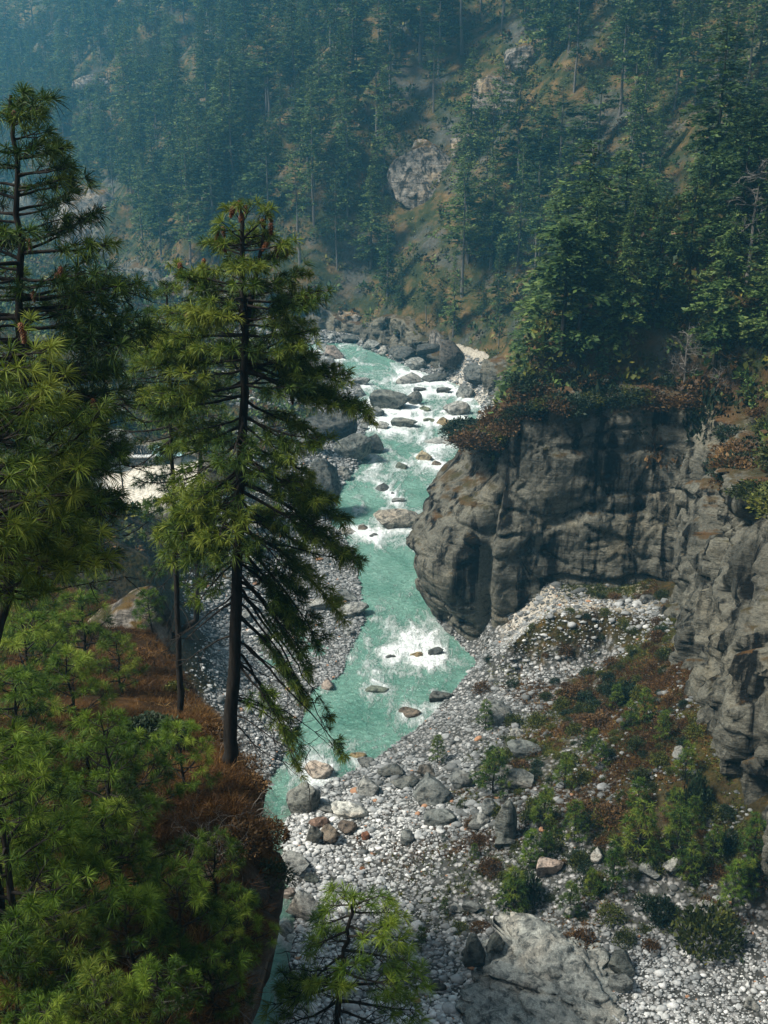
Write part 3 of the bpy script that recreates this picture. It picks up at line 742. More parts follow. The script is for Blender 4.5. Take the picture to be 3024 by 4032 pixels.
BL = [
 (c1(335, 285, 165, 150), 'pale pinkish block of rock at the far river bend', PINK, 'pink block at the bend'),
 (c1(570, 500, 140, 80), 'rounded grey boulder in the upper rapids, first below the bend', GREY, None),
 (c1(800, 712, 340, 175), 'large dark split boulder in mid river above the foaming reach', (.55, .57, .52, 1), 'large split river boulder'),
 (c1(1005, 660, 115, 125), 'upright grey block leaning on the right end of the split boulder', (.7, .7, .64, 1), None),
 (c1(955, 492, 240, 105), 'long pale slab along the right shore of the upper rapids', PALE, 'long pale shore slab'),
 (c1(1175, 478, 200, 72), 'low dark slab continuing the pale shore slab to the right', DARK, None),
 (c1(1040, 552, 115, 50), 'small dark wet rock in foam below the long shore slab', DARK, None),
 (c1(1350, 752, 195, 125), 'big smooth pale grey boulder at the right edge of the rapids', PALE, 'smooth pale boulder'),
 (c1(1240, 566, 125, 62), 'dark pointed rock at the edge of the pale rubble bank', DARK, None),
 (c1(915, 852, 215, 90), 'low dark grey boulder with flat top in mid river', (.6, .63, .58, 1), 'flat topped river boulder'),
 (c1(1245, 818, 150, 62), 'pale boulder with ochre stained front in the right channel', OCHRE, None),
 (c1(1115, 796, 140, 32), 'thin greenish ledge of rock left of the ochre boulder', (.55, .6, .42, 1), None),
 (c1(1090, 705, 95, 42), 'small greenish rock in foam right of the split boulder', (.6, .65, .42, 1), None),
 (c1(1200, 988, 250, 68), 'white saddle shaped boulder in the turquoise pool', WHITE, 'white saddle boulder'),
 (c1(1080, 1108, 165, 78), 'white topped boulder with yellow ochre foot in mid river', (1.3, 1.1, .75, 1), 'yellow footed boulder'),
 (c1(890, 1175, 125, 52), 'small dark green rock breaking the white water', (.45, .5, .4, 1), None),
 (c1(1180, 1155, 98, 50), 'small brown rock right of the yellow footed boulder', BROWN, None),
 (c1(745, 1358, 142, 55), 'dark flat wet slab lying in the rippled midstream', DARK, 'dark wet midstream slab'),
 (c1(822, 1388, 50, 36), 'small black rock at the tail of the dark wet slab', DARK, None),
 (c1(862, 1458, 120, 52), 'grey wedge of rock in the ripples above the big tan boulder', GREY, None),
 (c1(862, 1700, 355, 165), 'big tan boulder in mid river touching the cliff nose', (1.0, .92, .8, 1), 'big tan river boulder'),
 (c1(690, 765, 160, 105), 'grey boulder on the left shore beside the split boulder', GREY, None),
 (c1(740, 858, 135, 75), 'pale grey boulder at the left water edge, lower of a pair', PALE, None),
 (c1(630, 830, 120, 110), 'pale broken boulder on the left shore above the dark crag', PALE, None),
 (c1(650, 1065, 225, 215), 'huge dark boulder rounded over the water at the left shore', (.45, .47, .44, 1), 'huge rounded shore boulder'),
 (c1(530, 1155, 320, 230), 'huge grey slanting boulder face on the left shore, lowest of the crag', (.62, .64, .6, 1), 'slanting shore boulder'),
 (c1(360, 990, 460, 270), 'black crag of rock above the slanting boulder on the left shore', (.25, .26, .25, 1), 'black crag'),
 (c1(430, 1270, 120, 110), 'grey rounded boulder below the slanting face at the left shore', GREY, None),
 (c1(270, 1600, 350, 470), 'enormous smooth dark boulder with pale waterline beside the calm reach', (.42, .44, .42, 1), 'enormous smooth boulder'),
 (c1(150, 1050, 220, 200), 'smooth grey dome of rock behind the pine branches on the left bank', (.55, .57, .55, 1), None),
 (c1(440, 1718, 165, 62), 'flat pale slab at the head of the left pebble beach', PALE, 'flat slab heading the beach'),
 (c1(580, 1678, 112, 42), 'low brown rock right of the flat pale beach slab', BROWN, None),
 (c1(660, 1745, 110, 50), 'small dark rock in foam above the long pool', DARK, None),
 (c4(310, 262, 170, 95), 'tilted pale tan slab at the lower end of the river', (1.15, 1.0, .88, 1), 'tilted tan slab'),
 (c4(540, 142, 90, 42), 'orange ochre rock in shallow water near the right beach', OCHRE, 'orange shallow rock'),
 (c4(235, 480, 200, 210), 'big cracked boulder dark above and pale in front by the knoll edge', (.75, .75, .7, 1), 'big cracked boulder'),
 (c4(985, 405, 270, 150), 'massive grey boulder with slanting back at the foot of the scree', (.62, .65, .64, 1), 'massive scree boulder'),
 (c4(1150, 330, 130, 120), 'dark grey boulder leaning behind the massive scree boulder', (.5, .52, .52, 1), None),
 (c4(1055, 555, 200, 100), 'long dark grey boulder lying below the massive scree boulder', (.52, .55, .54, 1), 'long dark boulder'),
 (c4(830, 322, 160, 66), 'flat dark slab at the left of the massive scree boulder', (.5, .52, .5, 1), None),
 (c4(740, 262, 170, 75), 'dark low boulder row stone at the upper edge of the beach', DARK, None),
 (c4(950, 260, 120, 80), 'dark brown angular rock above the massive scree boulder', (.42, .38, .34, 1), None),
 (c4(840, 650, 100, 85), 'round grey boulder at the bare gravel patch', GREY, 'round gravel boulder'),
 (c4(600, 355, 170, 95), 'pale veined boulder half buried in the upper beach', PALE, 'pale veined boulder'),
 (c4(480, 520, 200, 90), 'long white slab with dark base across the white pebbles', WHITE, 'long white slab'),
 (c4(380, 650, 125, 105), 'brown grey boulder in the dark group on the beach', BROWN, 'brown beach boulder'),
 (c4(310, 565, 110, 80), 'reddish brown stone above the brown beach boulder', (.75, .5, .4, 1), None),
 (c4(480, 585, 110, 75), 'dark brown stone right of the brown beach boulder', (.45, .36, .3, 1), None),
 (c4(592, 630, 52, 62), 'small upright red brown stone among white pebbles', (.7, .32, .2, 1), 'red brown stone'),
 (c4(568, 805, 42, 22), 'small flat orange stone on the white pebbles', (1.0, .42, .2, 1), 'flat orange stone'),
 (c4(280, 650, 110, 120), 'dark grey jagged rock left of the brown beach boulder', DARK, None),
 (c4(150, 860, 250, 85), 'flat pale ledge beside the knoll foot', PALE, 'flat pale ledge'),
 (c4(260, 885, 90, 60), 'dark green grey stone sitting on the flat pale ledge', (.5, .55, .5, 1), None),
 (c4(140, 985, 100, 65), 'pinkish white block near the blue side pool', PINK, None),
 (c4(25, 1170, 110, 340), 'tall dark boulder standing in water at the knoll foot', (.42, .44, .42, 1), 'tall dark boulder at the knoll'),
 (c4(215, 1120, 220, 180), 'large sloping pale slab beside the blue side pool', PALE, 'large sloping pale slab'),
 (c4(110, 1185, 110, 80), 'pale round boulder below the blue side pool', PALE, None),
 (c4(150, 1235, 100, 55), 'flat pale stone under the round one by the side pool', WHITE, None),
 (c4(1125, 1065, 95, 55), 'pale half of a split rock beside the rusty grass patch', PALE, 'split rock pair'),
 (c4(1220, 1070, 115, 75), 'grey half of a split rock beside the rusty grass patch', GREY, None),
 (c4(1290, 545, 100, 60), 'pale wedge shaped rock left of the standing stone', PALE, None),
 (c4(1330, 490, 130, 95), 'grey rounded boulder behind the standing stone', GREY, None),
 (c4(1405, 1135, 110, 60), 'grey sloping rock above the great pale bedrock slab', GREY, None),
 (c6(610, 340, 140, 80), 'dark grey boulder in the middle of the scree slope', (.55, .58, .56, 1), 'dark mid scree boulder'),
 (c6(590, 480, 150, 85), 'grey wide boulder under the brown bush on the scree', (.65, .67, .65, 1), 'wide scree boulder'),
 (c6(575, 240, 75, 40), 'pale flat rock high on the scree near the river', PALE, None),
 (c6(1255, 870, 90, 72), 'pale rounded boulder among the saplings on the right', PALE, 'pale sapling boulder'),
 (c6(1410, 1065, 135, 65), 'wide pale boulder behind the bright green bush', PALE, 'pale boulder behind the bush'),
 (c6(1030, 1290, 120, 140), 'dark upright boulder at the edge of the lower right beach', (.5, .53, .5, 1), 'dark upright boulder'),
 (c6(1040, 1375, 110, 95), 'grey boulder in front of the dark upright boulder', (.7, .72, .7, 1), None),
 (c6(645, 1160, 90, 75), 'pale jagged boulder at the lower edge of the scree', PALE, None),
 (c6(925, 790, 70, 60), 'pale stone between small pines on the scree', PALE, None),
 (c6(735, 1310, 100, 70), 'dark brown rock above the great bedrock slab', (.48, .44, .4, 1), None),
 (c6(850, 1315, 90, 65), 'brown rock between the bedrock slab and the dark upright boulder', BROWN, None),
 (c6(1150, 865, 95, 62), 'grey boulder left of the pale sapling boulder', GREY, None),
 (c6(710, 860, 130, 90), 'pink grey broken boulder among the scree bushes', PINK, None),
 (c6(1590, 1430, 70, 80), 'pale grey boulder on the lower right pebbles', PALE, None),
 (c6(810, 1030, 50, 60), 'grey stone beside a thin pine trunk on the scree', GREY, None),
 (c6(230, 1350, 70, 50), 'small black rock standing in the white tongue of the rapid', DARK, None),
]
for (args, lab, tint, mark) in BL:
    boulder(*args, lab, tint, mark=mark)
boulder(*c4(1428, 640, 130, 250), 'tall pointed standing stone on the scree slope', (.62, .65, .62, 1), dy=.7, rz=.2, mesh=SPEAR, tilt=.04, mark='standing stone')
boulder(*c4(1410, 690, 130, 70), 'dark plinth rock under the pointed standing stone', (.42, .44, .42, 1))
boulder(*c6(225, 1352 - 2000 * 0, 1, 1), 'tiny rock at the edge of the lower beach', GREY) if False else None
for (u, v, w, h, lab, tint) in [
 (437, 657, 16, 11, 'black rock at the foot of the cliff in the white rapid', DARK), (418, 658, 14, 5, 'ochre stone beside the black rock in the rapid', OCHRE),
 (376, 695, 24, 6, 'sunken greenish rock under the lower pool', (.5, .6, .5, 1)), (410, 718, 22, 8, 'brown wedge rock in the lower turquoise pool', BROWN),
 (328, 690, 16, 12, 'pale pinkish rock at the tip of the left beach', PINK), (352, 620, 30, 12, 'long flat stone at the water edge of the left beach', PALE),
 (320, 612, 26, 11, 'pale flat boulder in the middle of the left beach', PALE), (345, 602, 24, 10, 'grey plank shaped stone on the left beach near the pool', GREY),
 (390, 660, 15, 4, 'thin dark rock awash in the near rapid', DARK), (114, 462, 34, 30, 'large pale boulder left of the terrace wall', (1.1, 1.08, 1.0, 1)),
 (96, 462, 34, 20, 'grey boulder pile stone left of the large terrace boulder', GREY), (100, 425, 40, 16, 'pale boulder above the sandy terrace behind the pine', PALE),
 (500, 725, 34, 20, 'grey boulder at the lower river bend on the right shore', GREY), (440, 705, 26, 12, 'dark stone on the right shore of the lower pool', DARK)]:
    boulder(u, v, w, h, lab, tint, mark=None)
for (u, v, w, h, lab, tint) in [(402, 362, 26, 14, 'dark boulder on the far shore above the long pale slab', DARK), (372, 352, 22, 10, 'grey boulder right of the pink block at the bend', GREY), (385, 356, 14, 9, 'pale stone between the boulders of the far shore', PALE), (350, 345, 20, 9, 'dark low boulder behind the pink block at the bend', DARK),
 (428, 366, 30, 22, 'dark angular boulder right of the long pale slab', (.3, .31, .3, 1)), (452, 380, 34, 26, 'large dark brown boulder under the rock wall at the rapids', (.34, .31, .28, 1)), (478, 388, 30, 20, 'dark boulder above the pale rubble bank', DARK), (466, 398, 24, 14, 'grey boulder on the pale rubble bank', GREY), (415, 372, 20, 12, 'grey broken rock at the upper rapids shore', GREY), (325, 352, 16, 10, 'grey rock left of the pink block at the bend', GREY)]:
    boulder(u, v, w, h, lab, tint)
LANDM.append((500, 925, 'rusty grass patch'))

# great bedrock slab at the lower right: one rock with layered top, two dark knobs resting on it
def bedrock():
    v, f = ico(6); v = v.copy()
    for n, o in (((-.30, -.40, .86), .40), ((.25, -.35, .9), .42), ((-.7, -.1, .7), .55), ((.6, .1, .8), .5), ((-.9, .1, .3), .7), ((.1, .9, .4), .62), ((0, -.95, .3), .8)):
        n = unit(np.array(n)); e = np.maximum(v @ n - o, 0); v -= np.outer(e * .94, n)
    w3 = np.stack([vnoise(v * 2, 3), vnoise(v * 2, 4), vnoise(v * 2, 5)], 1)
    f1, e1 = facets(v * np.array([1.3, 2.6, 3]) + .25 * w3, 77, .9); f2, e2 = facets(v * np.array([3.5, 6, 7]) + .35 * w3, 87, .9)
    v += unit(v) * (.05 * fbm(v * 1.6, 4, 70) + .17 * f1 + .07 * f2 - .13 * np.exp(-e1 * 16) - .05 * np.exp(-e2 * 14) + .012 * fbm(v * 9, 4, 71))[:, None]
    me = make_mesh('bedrock_slab', v, f, [M['boulder']], True, {'tone': np.full(len(v), .58)})
    p = at_z(548, 985, 2.0)
    o = link('bedrock_slab', me, loc=(p[0] + .6, p[1] - .6, 2.3)); o.scale = (6.4, 5.2, 2.6); o.rotation_euler = (0.12, .05, -.35); o.color = (1.15, 1.17, 1.12, 1)
    tag(o, 'great pale layered bedrock slab at the bottom of the beach', 'rock slab'); LANDM.append((548, 985, 'great bedrock slab'))
bedrock()
def knob(u, v, z, w, h, lab):
    p = at_z(u, v, z); d = depth_of(p)
    o = link('boulder', BM[3]); o.scale = (w * d / FPX / 2, w * d / FPX / 2, h * d / FPX / 2); o.location = p; o.color = (.3, .32, .3, 1)
    o.rotation_euler = (0, .2, RS.rand() * 3); tag(o, lab, 'boulder')
knob(472, 955, 3.4, 32, 44, 'dark mossy knob of rock on the left shoulder of the bedrock slab')
knob(494, 945, 3.5, 26, 20, 'round dark stone lying on the back of the bedrock slab')

def near_phrase(u, v, rmax=90):
    best = min(LANDM, key=lambda m: (m[0] - u) ** 2 + ((m[1] - v) * 1.2) ** 2)
    du, dv_ = u - best[0], v - best[1]
    if abs(du) > abs(dv_) * .8: r = 'right of' if du > 0 else 'left of'
    else: r = 'in front of' if dv_ > 0 else 'behind'
    return f'{r} the {best[2]}'

GRAV_R = lambda x, y: None
def pebble_density(X, Y):
    Z = ground_z(X, Y, False); d = river_depth(X, Y); right = X > XL(Y)
    n = noise2(X, Y, 0.12, 9, 3); n2 = noise2(X, Y, 0.4, 91, 3)
    D = np.where(right, 1.05 - 0.42 * np.maximum(Z - 1.5, 0), 0)
    D = np.where(right & (Y < 50), 1.0, D)
    D = np.where((~right) & (Y > 66) & (Y < 104), 1.0 - 0.3 * np.maximum(Z - 2.0, 0), D)
    D = np.where((~right) & (Y >= 104), 0.7 - 0.12 * np.maximum(Z - 2.5, 0), D)
    D = np.where(right & (Y > 118), 0.9, D); D = np.where((Y > 140) & (d < -5), D * .12, D)
    D = np.clip(D + .5 * n + .35 * n2, 0, 1)
    D = np.where(right & (D < .55), np.maximum(D, .14 + .55 * n2 + .3 * n + .5 * np.exp(-((X - XR(Y) - 5) / 4.0) ** 2)), D)
    bench = (X > 9.5) & (X < 23.5) & (Y > 78.5) & (Y < 85.5)
    D = np.where(bench, np.maximum(D, .75 + .3 * n2), D); D = np.clip(D, 0, 1)
    D = np.where(d > 0.4, 0.0, D)
    # bare soil patch on the right beach
    bx, by = at_z(470, 880, 1.6)[:2]
    D = D * (1 - .92 * np.exp(-(((X - bx) / 3.0) ** 2 + ((Y - by) / 4.5) ** 2)))
    return D
def scatter_stones():
    protos = [rock_shape(2, 50 + i, 10, 0.06, .45, .85) for i in range(6)]
    small = [rock_shape(1, 70 + i, 5, 0.0, .6, .9) for i in range(4)]
    N = 250000
    X = RS.uniform(-24, 24, N); Y = 40 + 165 * RS.rand(N) ** 1.5
    idx, fd = foot_query(X, Y)
    D = pebble_density(X, Y) * (fd < 1)
    U, V, dep = proj(np.stack([X, Y, ground_z(X, Y, False)], -1))
    ok = (RS.rand(N) < D) & (U > -60) & (U < 830) & (V < 1090)
    X, Y = X[ok], Y[ok]; n = len(X)
    R = np.clip(np.exp(RS.randn(n) * .55 + math.log(.074)), .05, .6)
    pz = noise2(X, Y, .16, 95, 3); R *= np.exp(.75 * pz)
    R *= 1 + .25 * sstep(75, 100, Y) + .5 * sstep(110, 170, Y)
    Z = ground_z(X, Y)
    right = X > XL(Y)
    pale = np.where(right, sstep(12, 2, X - XR(Y)) * sstep(72, 62, Y), .25)
    pale = np.maximum(pale, sstep(51, 47, Y) * right)
    pale = np.maximum(pale, .6 * ((X > 9.5) & (X < 23.5) & (Y > 78.5) & (Y < 85.5)))
    cx_, cy_2 = at_z(385, 848, .9)[:2]; pale = np.maximum(pale, 1.25 * np.exp(-(((X - cx_) / 3.6) ** 2 + ((Y - cy_2) / 6.5) ** 2)))
    scree = right * sstep(1.8, 4.0, Z)
    tone = np.clip(.21 - .11 * scree + .38 * pale + .17 * RS.randn(n) + .12 * noise2(X, Y, .22, 96, 3), .02, .92)
    tone = np.where(RS.rand(n) < .012, .97, tone)
    order = np.argsort(-R)
    big = order[:155]; rest = order[155:]
    for i in big:
        r = R[i] * 1.15; u, v, _ = proj((X[i], Y[i], Z[i]))
        o = link('boulder', BM[RS.randint(len(BM))]); o.scale = (r * 1.1, r * .95, r * .7); o.location = (X[i], Y[i], Z[i] + r * .25)
        o.rotation_euler = (RS.rand() * .4, RS.rand() * .4, RS.rand() * 6)
        k = .5 + .9 * tone[i]; o.color = (k, k, k * .97, 1)
        tint = 'pale' if tone[i] > .55 else ('grey' if tone[i] > .33 else 'dark grey')
        sz = 'large' if r > .75 else 'medium'
        lab = f'{sz} {tint} stone among the rubble {near_phrase(float(u), float(v))}'
        tag(o, lab, 'boulder', 'loose stones on the river beaches')
    # random rotations
    V_, F_, T_ = [], [], []; off = 0
    rest = np.array(rest)
    for k in range(10):
        sel = rest[k::10]; pv, pf = (protos + small)[k]
        m = len(sel); q = RS.randn(m, 4); q /= np.linalg.norm(q, axis=1)[:, None]
        w, x, y, z = q.T
        Rm = np.stack([1 - 2 * (y * y + z * z), 2 * (x * y - z * w), 2 * (x * z + y * w), 2 * (x * y + z * w), 1 - 2 * (x * x + z * z), 2 * (y * z - x * w), 2 * (x * z - y * w), 2 * (y * z + x * w), 1 - 2 * (x * x + y * y)], 1).reshape(m, 3, 3)
        sc = np.stack([1 + .3 * RS.rand(m), 1 - .2 * RS.rand(m), .62 + .25 * RS.rand(m)], 1) * R[sel][:, None]
        P = np.einsum('nij,kj->nki', Rm, pv) ; P = P * sc[:, None, :] * np.array([1, 1, .85])
        P += np.stack([X[sel], Y[sel], Z[sel] + R[sel] * .12], 1)[:, None, :]
        V_.append(P.reshape(-1, 3)); F_.append((pf[None] + (np.arange(m) * len(pv))[:, None, None] + off).reshape(-1, 3)); off += m * len(pv)
        T_.append(np.repeat(tone[sel], len(pv)))
    me = make_mesh('pebbles', np.concatenate(V_), np.concatenate(F_), [M['stone']], True, {'tone': np.concatenate(T_)})
    o = link('pebbles', me, kind='stuff'); o['label'] = 'grey and white river pebbles covering the beaches'
    print('stones', n)
scatter_stones()
build_river()

# ------------------------------------------------------------------ forest trees (one of each shape, then copies)
def conifer_meshes(seed, h, rr, start, step, nb, droop, up, dens, fol, bark, open_=0.0, tip_pow=.8, card=1.0, dead=0.3):
    rs = np.random.RandomState(seed)
    tw = MB(); cr = MB()
    k = 9
    zz = np.linspace(-1.5, h * .985, k)
    bend = np.cumsum(rs.randn(k, 2) * h * .004, 0)
    tp = np.stack([bend[:, 0], bend[:, 1], zz], 1)
    tube(tw, tp, np.linspace(h * .0125 + .03, .02, k), 6, .5)
    z = start * h; P, D, Ln, Wd, Tn = [], [], [], [], []
    gap_az, gap_w = rs.rand() * 6.28, open_
    while z < h * .985:
        t = (z - start * h) / (h * (1 - start))
        L0 = rr * h * ((1 - t) ** tip_pow * .95 + .05) * (0.62 + .38 * min(1, t / .16))
        c = np.array([np.interp(z, zz, tp[:, 0]), np.interp(z, zz, tp[:, 1])])
        for j in range(nb):
            if rs.rand() < .12 + open_ * .5: continue
            az = rs.rand() * 6.283
            L = L0 * (.55 + .6 * rs.rand())
            zb = z + rs.randn() * step * .4
            dirh = np.array([math.cos(az), math.sin(az)])
            m = max(3, int(L / (.30 * card)))
            s = np.linspace(.18, 1, m)
            px = c[0] + dirh[0] * L * s; py = c[1] + dirh[1] * L * s
            pz = zb + L * (up * (1 - t * .3) * s - droop * s * s + .18 * t * s)
            if rs.rand() < dead or t < .3:
                tube(tw, np.stack([px, py, pz], 1)[[0, m // 2, m - 1]] , [.035, .022, .008], 3, .5)
            base_t = np.clip(.45 + .16 * rs.randn(), 0, 1)
            for sgn in range(dens):
                a2 = az + (rs.rand(m) - .5) * 2.3
                ln = L * (.10 + .12 * rs.rand(m)) * (1.15 - .5 * s) + .20 * card
                dz = -.35 * droop * 2 + .25 * rs.randn(m) + .12
                d = unit(np.stack([np.cos(a2), np.sin(a2), dz], 1))
                P.append(np.stack([px + .12 * rs.randn(m), py + .12 * rs.randn(m), pz + .10 * rs.randn(m)], 1)); D.append(d); Ln.append(ln); Wd.append(ln * (.30 + .22 * rs.rand(m)))
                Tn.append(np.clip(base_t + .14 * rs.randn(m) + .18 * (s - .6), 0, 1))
        z += step * (.75 + .5 * rs.rand()) * (1 - .45 * t)
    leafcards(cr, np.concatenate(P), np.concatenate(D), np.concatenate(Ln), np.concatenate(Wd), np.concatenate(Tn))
    return tw.mesh('trunk', [M[bark]]), cr.mesh('crown', [M[fol]])

FIR = [conifer_meshes(10 + i, 18, .17 + .02 * (i % 3), .10 + .05 * (i % 2), .62, 6, .22, .05, 5, 'fir', 'greybark', .05 * (i % 3), .85) for i in range(5)]
PIF = [conifer_meshes(30 + i, 18, .19 + .02 * (i % 2), .32 + .07 * (i % 3), .85, 5, .05, .10, 5, 'fir', 'greybark', .16, .55, 1.1, .5) for i in range(4)]
HEM = [conifer_meshes(50 + i, 18, .24 + .02 * (i % 3), .12 + .08 * (i % 2), .75, 6, .30, .12, 6, 'fir', 'bark', .1, .7, 1.05) for i in range(5)]
LAR = [conifer_meshes(70, 15, .2, .1, .8, 6, .1, .1, 2, 'larch', 'greybark', .2, .6)]
def bare_mesh(seed, h):
    rs = np.random.RandomState(seed); mb = MB()
    tp = np.array([[0, 0, -1], [.1, 0, h * .3], [.05, .15, h * .6], [0.2, .1, h]]); tube(mb, tp, [h * .016, h * .013, h * .009, .015], 6)
    def br(p, d, L, r, lv):
        n = 5; pts = [p]
        for i in range(n):
            d = unit(d + .28 * rs.randn(3) + np.array([0, 0, .06])); pts.append(pts[-1] + d * L / n)
        tube(mb, pts, np.linspace(r, r * .35, n + 1), 4 if lv else 5)
        if lv < 2:
            for _ in range(6 if lv == 0 else 4):
                i = rs.randint(1, n + 1); br(pts[i], unit(d + .8 * rs.randn(3)), L * (.3 + .3 * rs.rand()), r * .45, lv + 1)
    for _ in range(16):
        z = h * (.25 + .72 * rs.rand()); a = rs.rand() * 6.28
        br(np.array([np.interp(z, tp[:, 2], tp[:, 0]), np.interp(z, tp[:, 2], tp[:, 1]), z]), np.array([math.cos(a), math.sin(a), .15 + .3 * rs.rand()]), h * .27 * (1.15 - z / h * .7), h * .005 + .012, 0)
    return mb.mesh('trunk', [M['deadwood']])
BARE = [bare_mesh(90 + i, 11) for i in range(3)]

def place(kind, protos, i, loc, h, label, cat, group=None, h0=18.0, wide=1.0):
    tr, cr = protos[i % len(protos)]
    o = empty(kind, loc, label, cat, group, RS.rand() * 6.28)
    s = h / h0; o.scale = (s * wide, s * wide, s)
    link('trunk', tr, o); link('crown', cr, o)
    return o

def hill_hit(u, v):
    d = ray(u, v); t = np.linspace(70, 420, 1800)
    P = d[None, :] * t[:, None] + np.array([0, 0, CAMZ])
    idx, fd = foot_query(P[:, 0], P[:, 1])
    b = (P[:, 2] < hill_z(P[:, 0], P[:, 1])) & (fd > 4)
    return P[int(np.argmax(b))] if b.any() else None

LANDM_F = [(426, 185, 'streaked rock face'), (100, 245, 'brown rock spur on the left'), (505, 80, 'ochre grass ledges'), (600, 215, 'pale bare slip'), (272, 40, 'golden larch'),
           (90, 85, 'rust brown ledge'), (340, 330, 'river bend'), (455, 350, 'dark rocks at the rapids'), (290, 190, 'small pink rock'), (150, 120, 'narrow earth gully'), (545, 45, 'dark ravine'), (30, 60, 'pale misty gap'), (380, 60, 'tall ridge firs'), (590, 130, 'grey scrub strip'), (660, 60, 'upper right forest edge')]
def far_phrase(u, v):
    b = min(LANDM_F, key=lambda m: (m[0] - u) ** 2 + (m[1] - v) ** 2)
    du, dv_ = u - b[0], v - b[1]; q = math.hypot(du, dv_)
    near = 'just ' if q < 45 else ('' if q < 90 else 'well ')
    if abs(du) > abs(dv_): r = 'right of' if du > 0 else 'left of'
    else: r = 'below' if dv_ > 0 else 'above'
    return f'{near}{r} the {b[2]}'

CLEAR = [(426, 190, 34, 36), (100, 235, 38, 42), (500, 85, 42, 52), (598, 218, 22, 40), (95, 78, 34, 12), (440, 135, 40, 12), (190, 60, 14, 34), (605, 250, 14, 30), (690, 340, 26, 30), (290, 195, 10, 14), (350, 320, 50, 14), (520, 330, 20, 40)]
def in_clear(u, v):
    m = np.zeros(np.shape(u), bool)
    for (cx, cy_, a, b) in CLEAR: m |= ((u - cx) / a) ** 2 + ((v - cy_) / b) ** 2 < 1
    return m

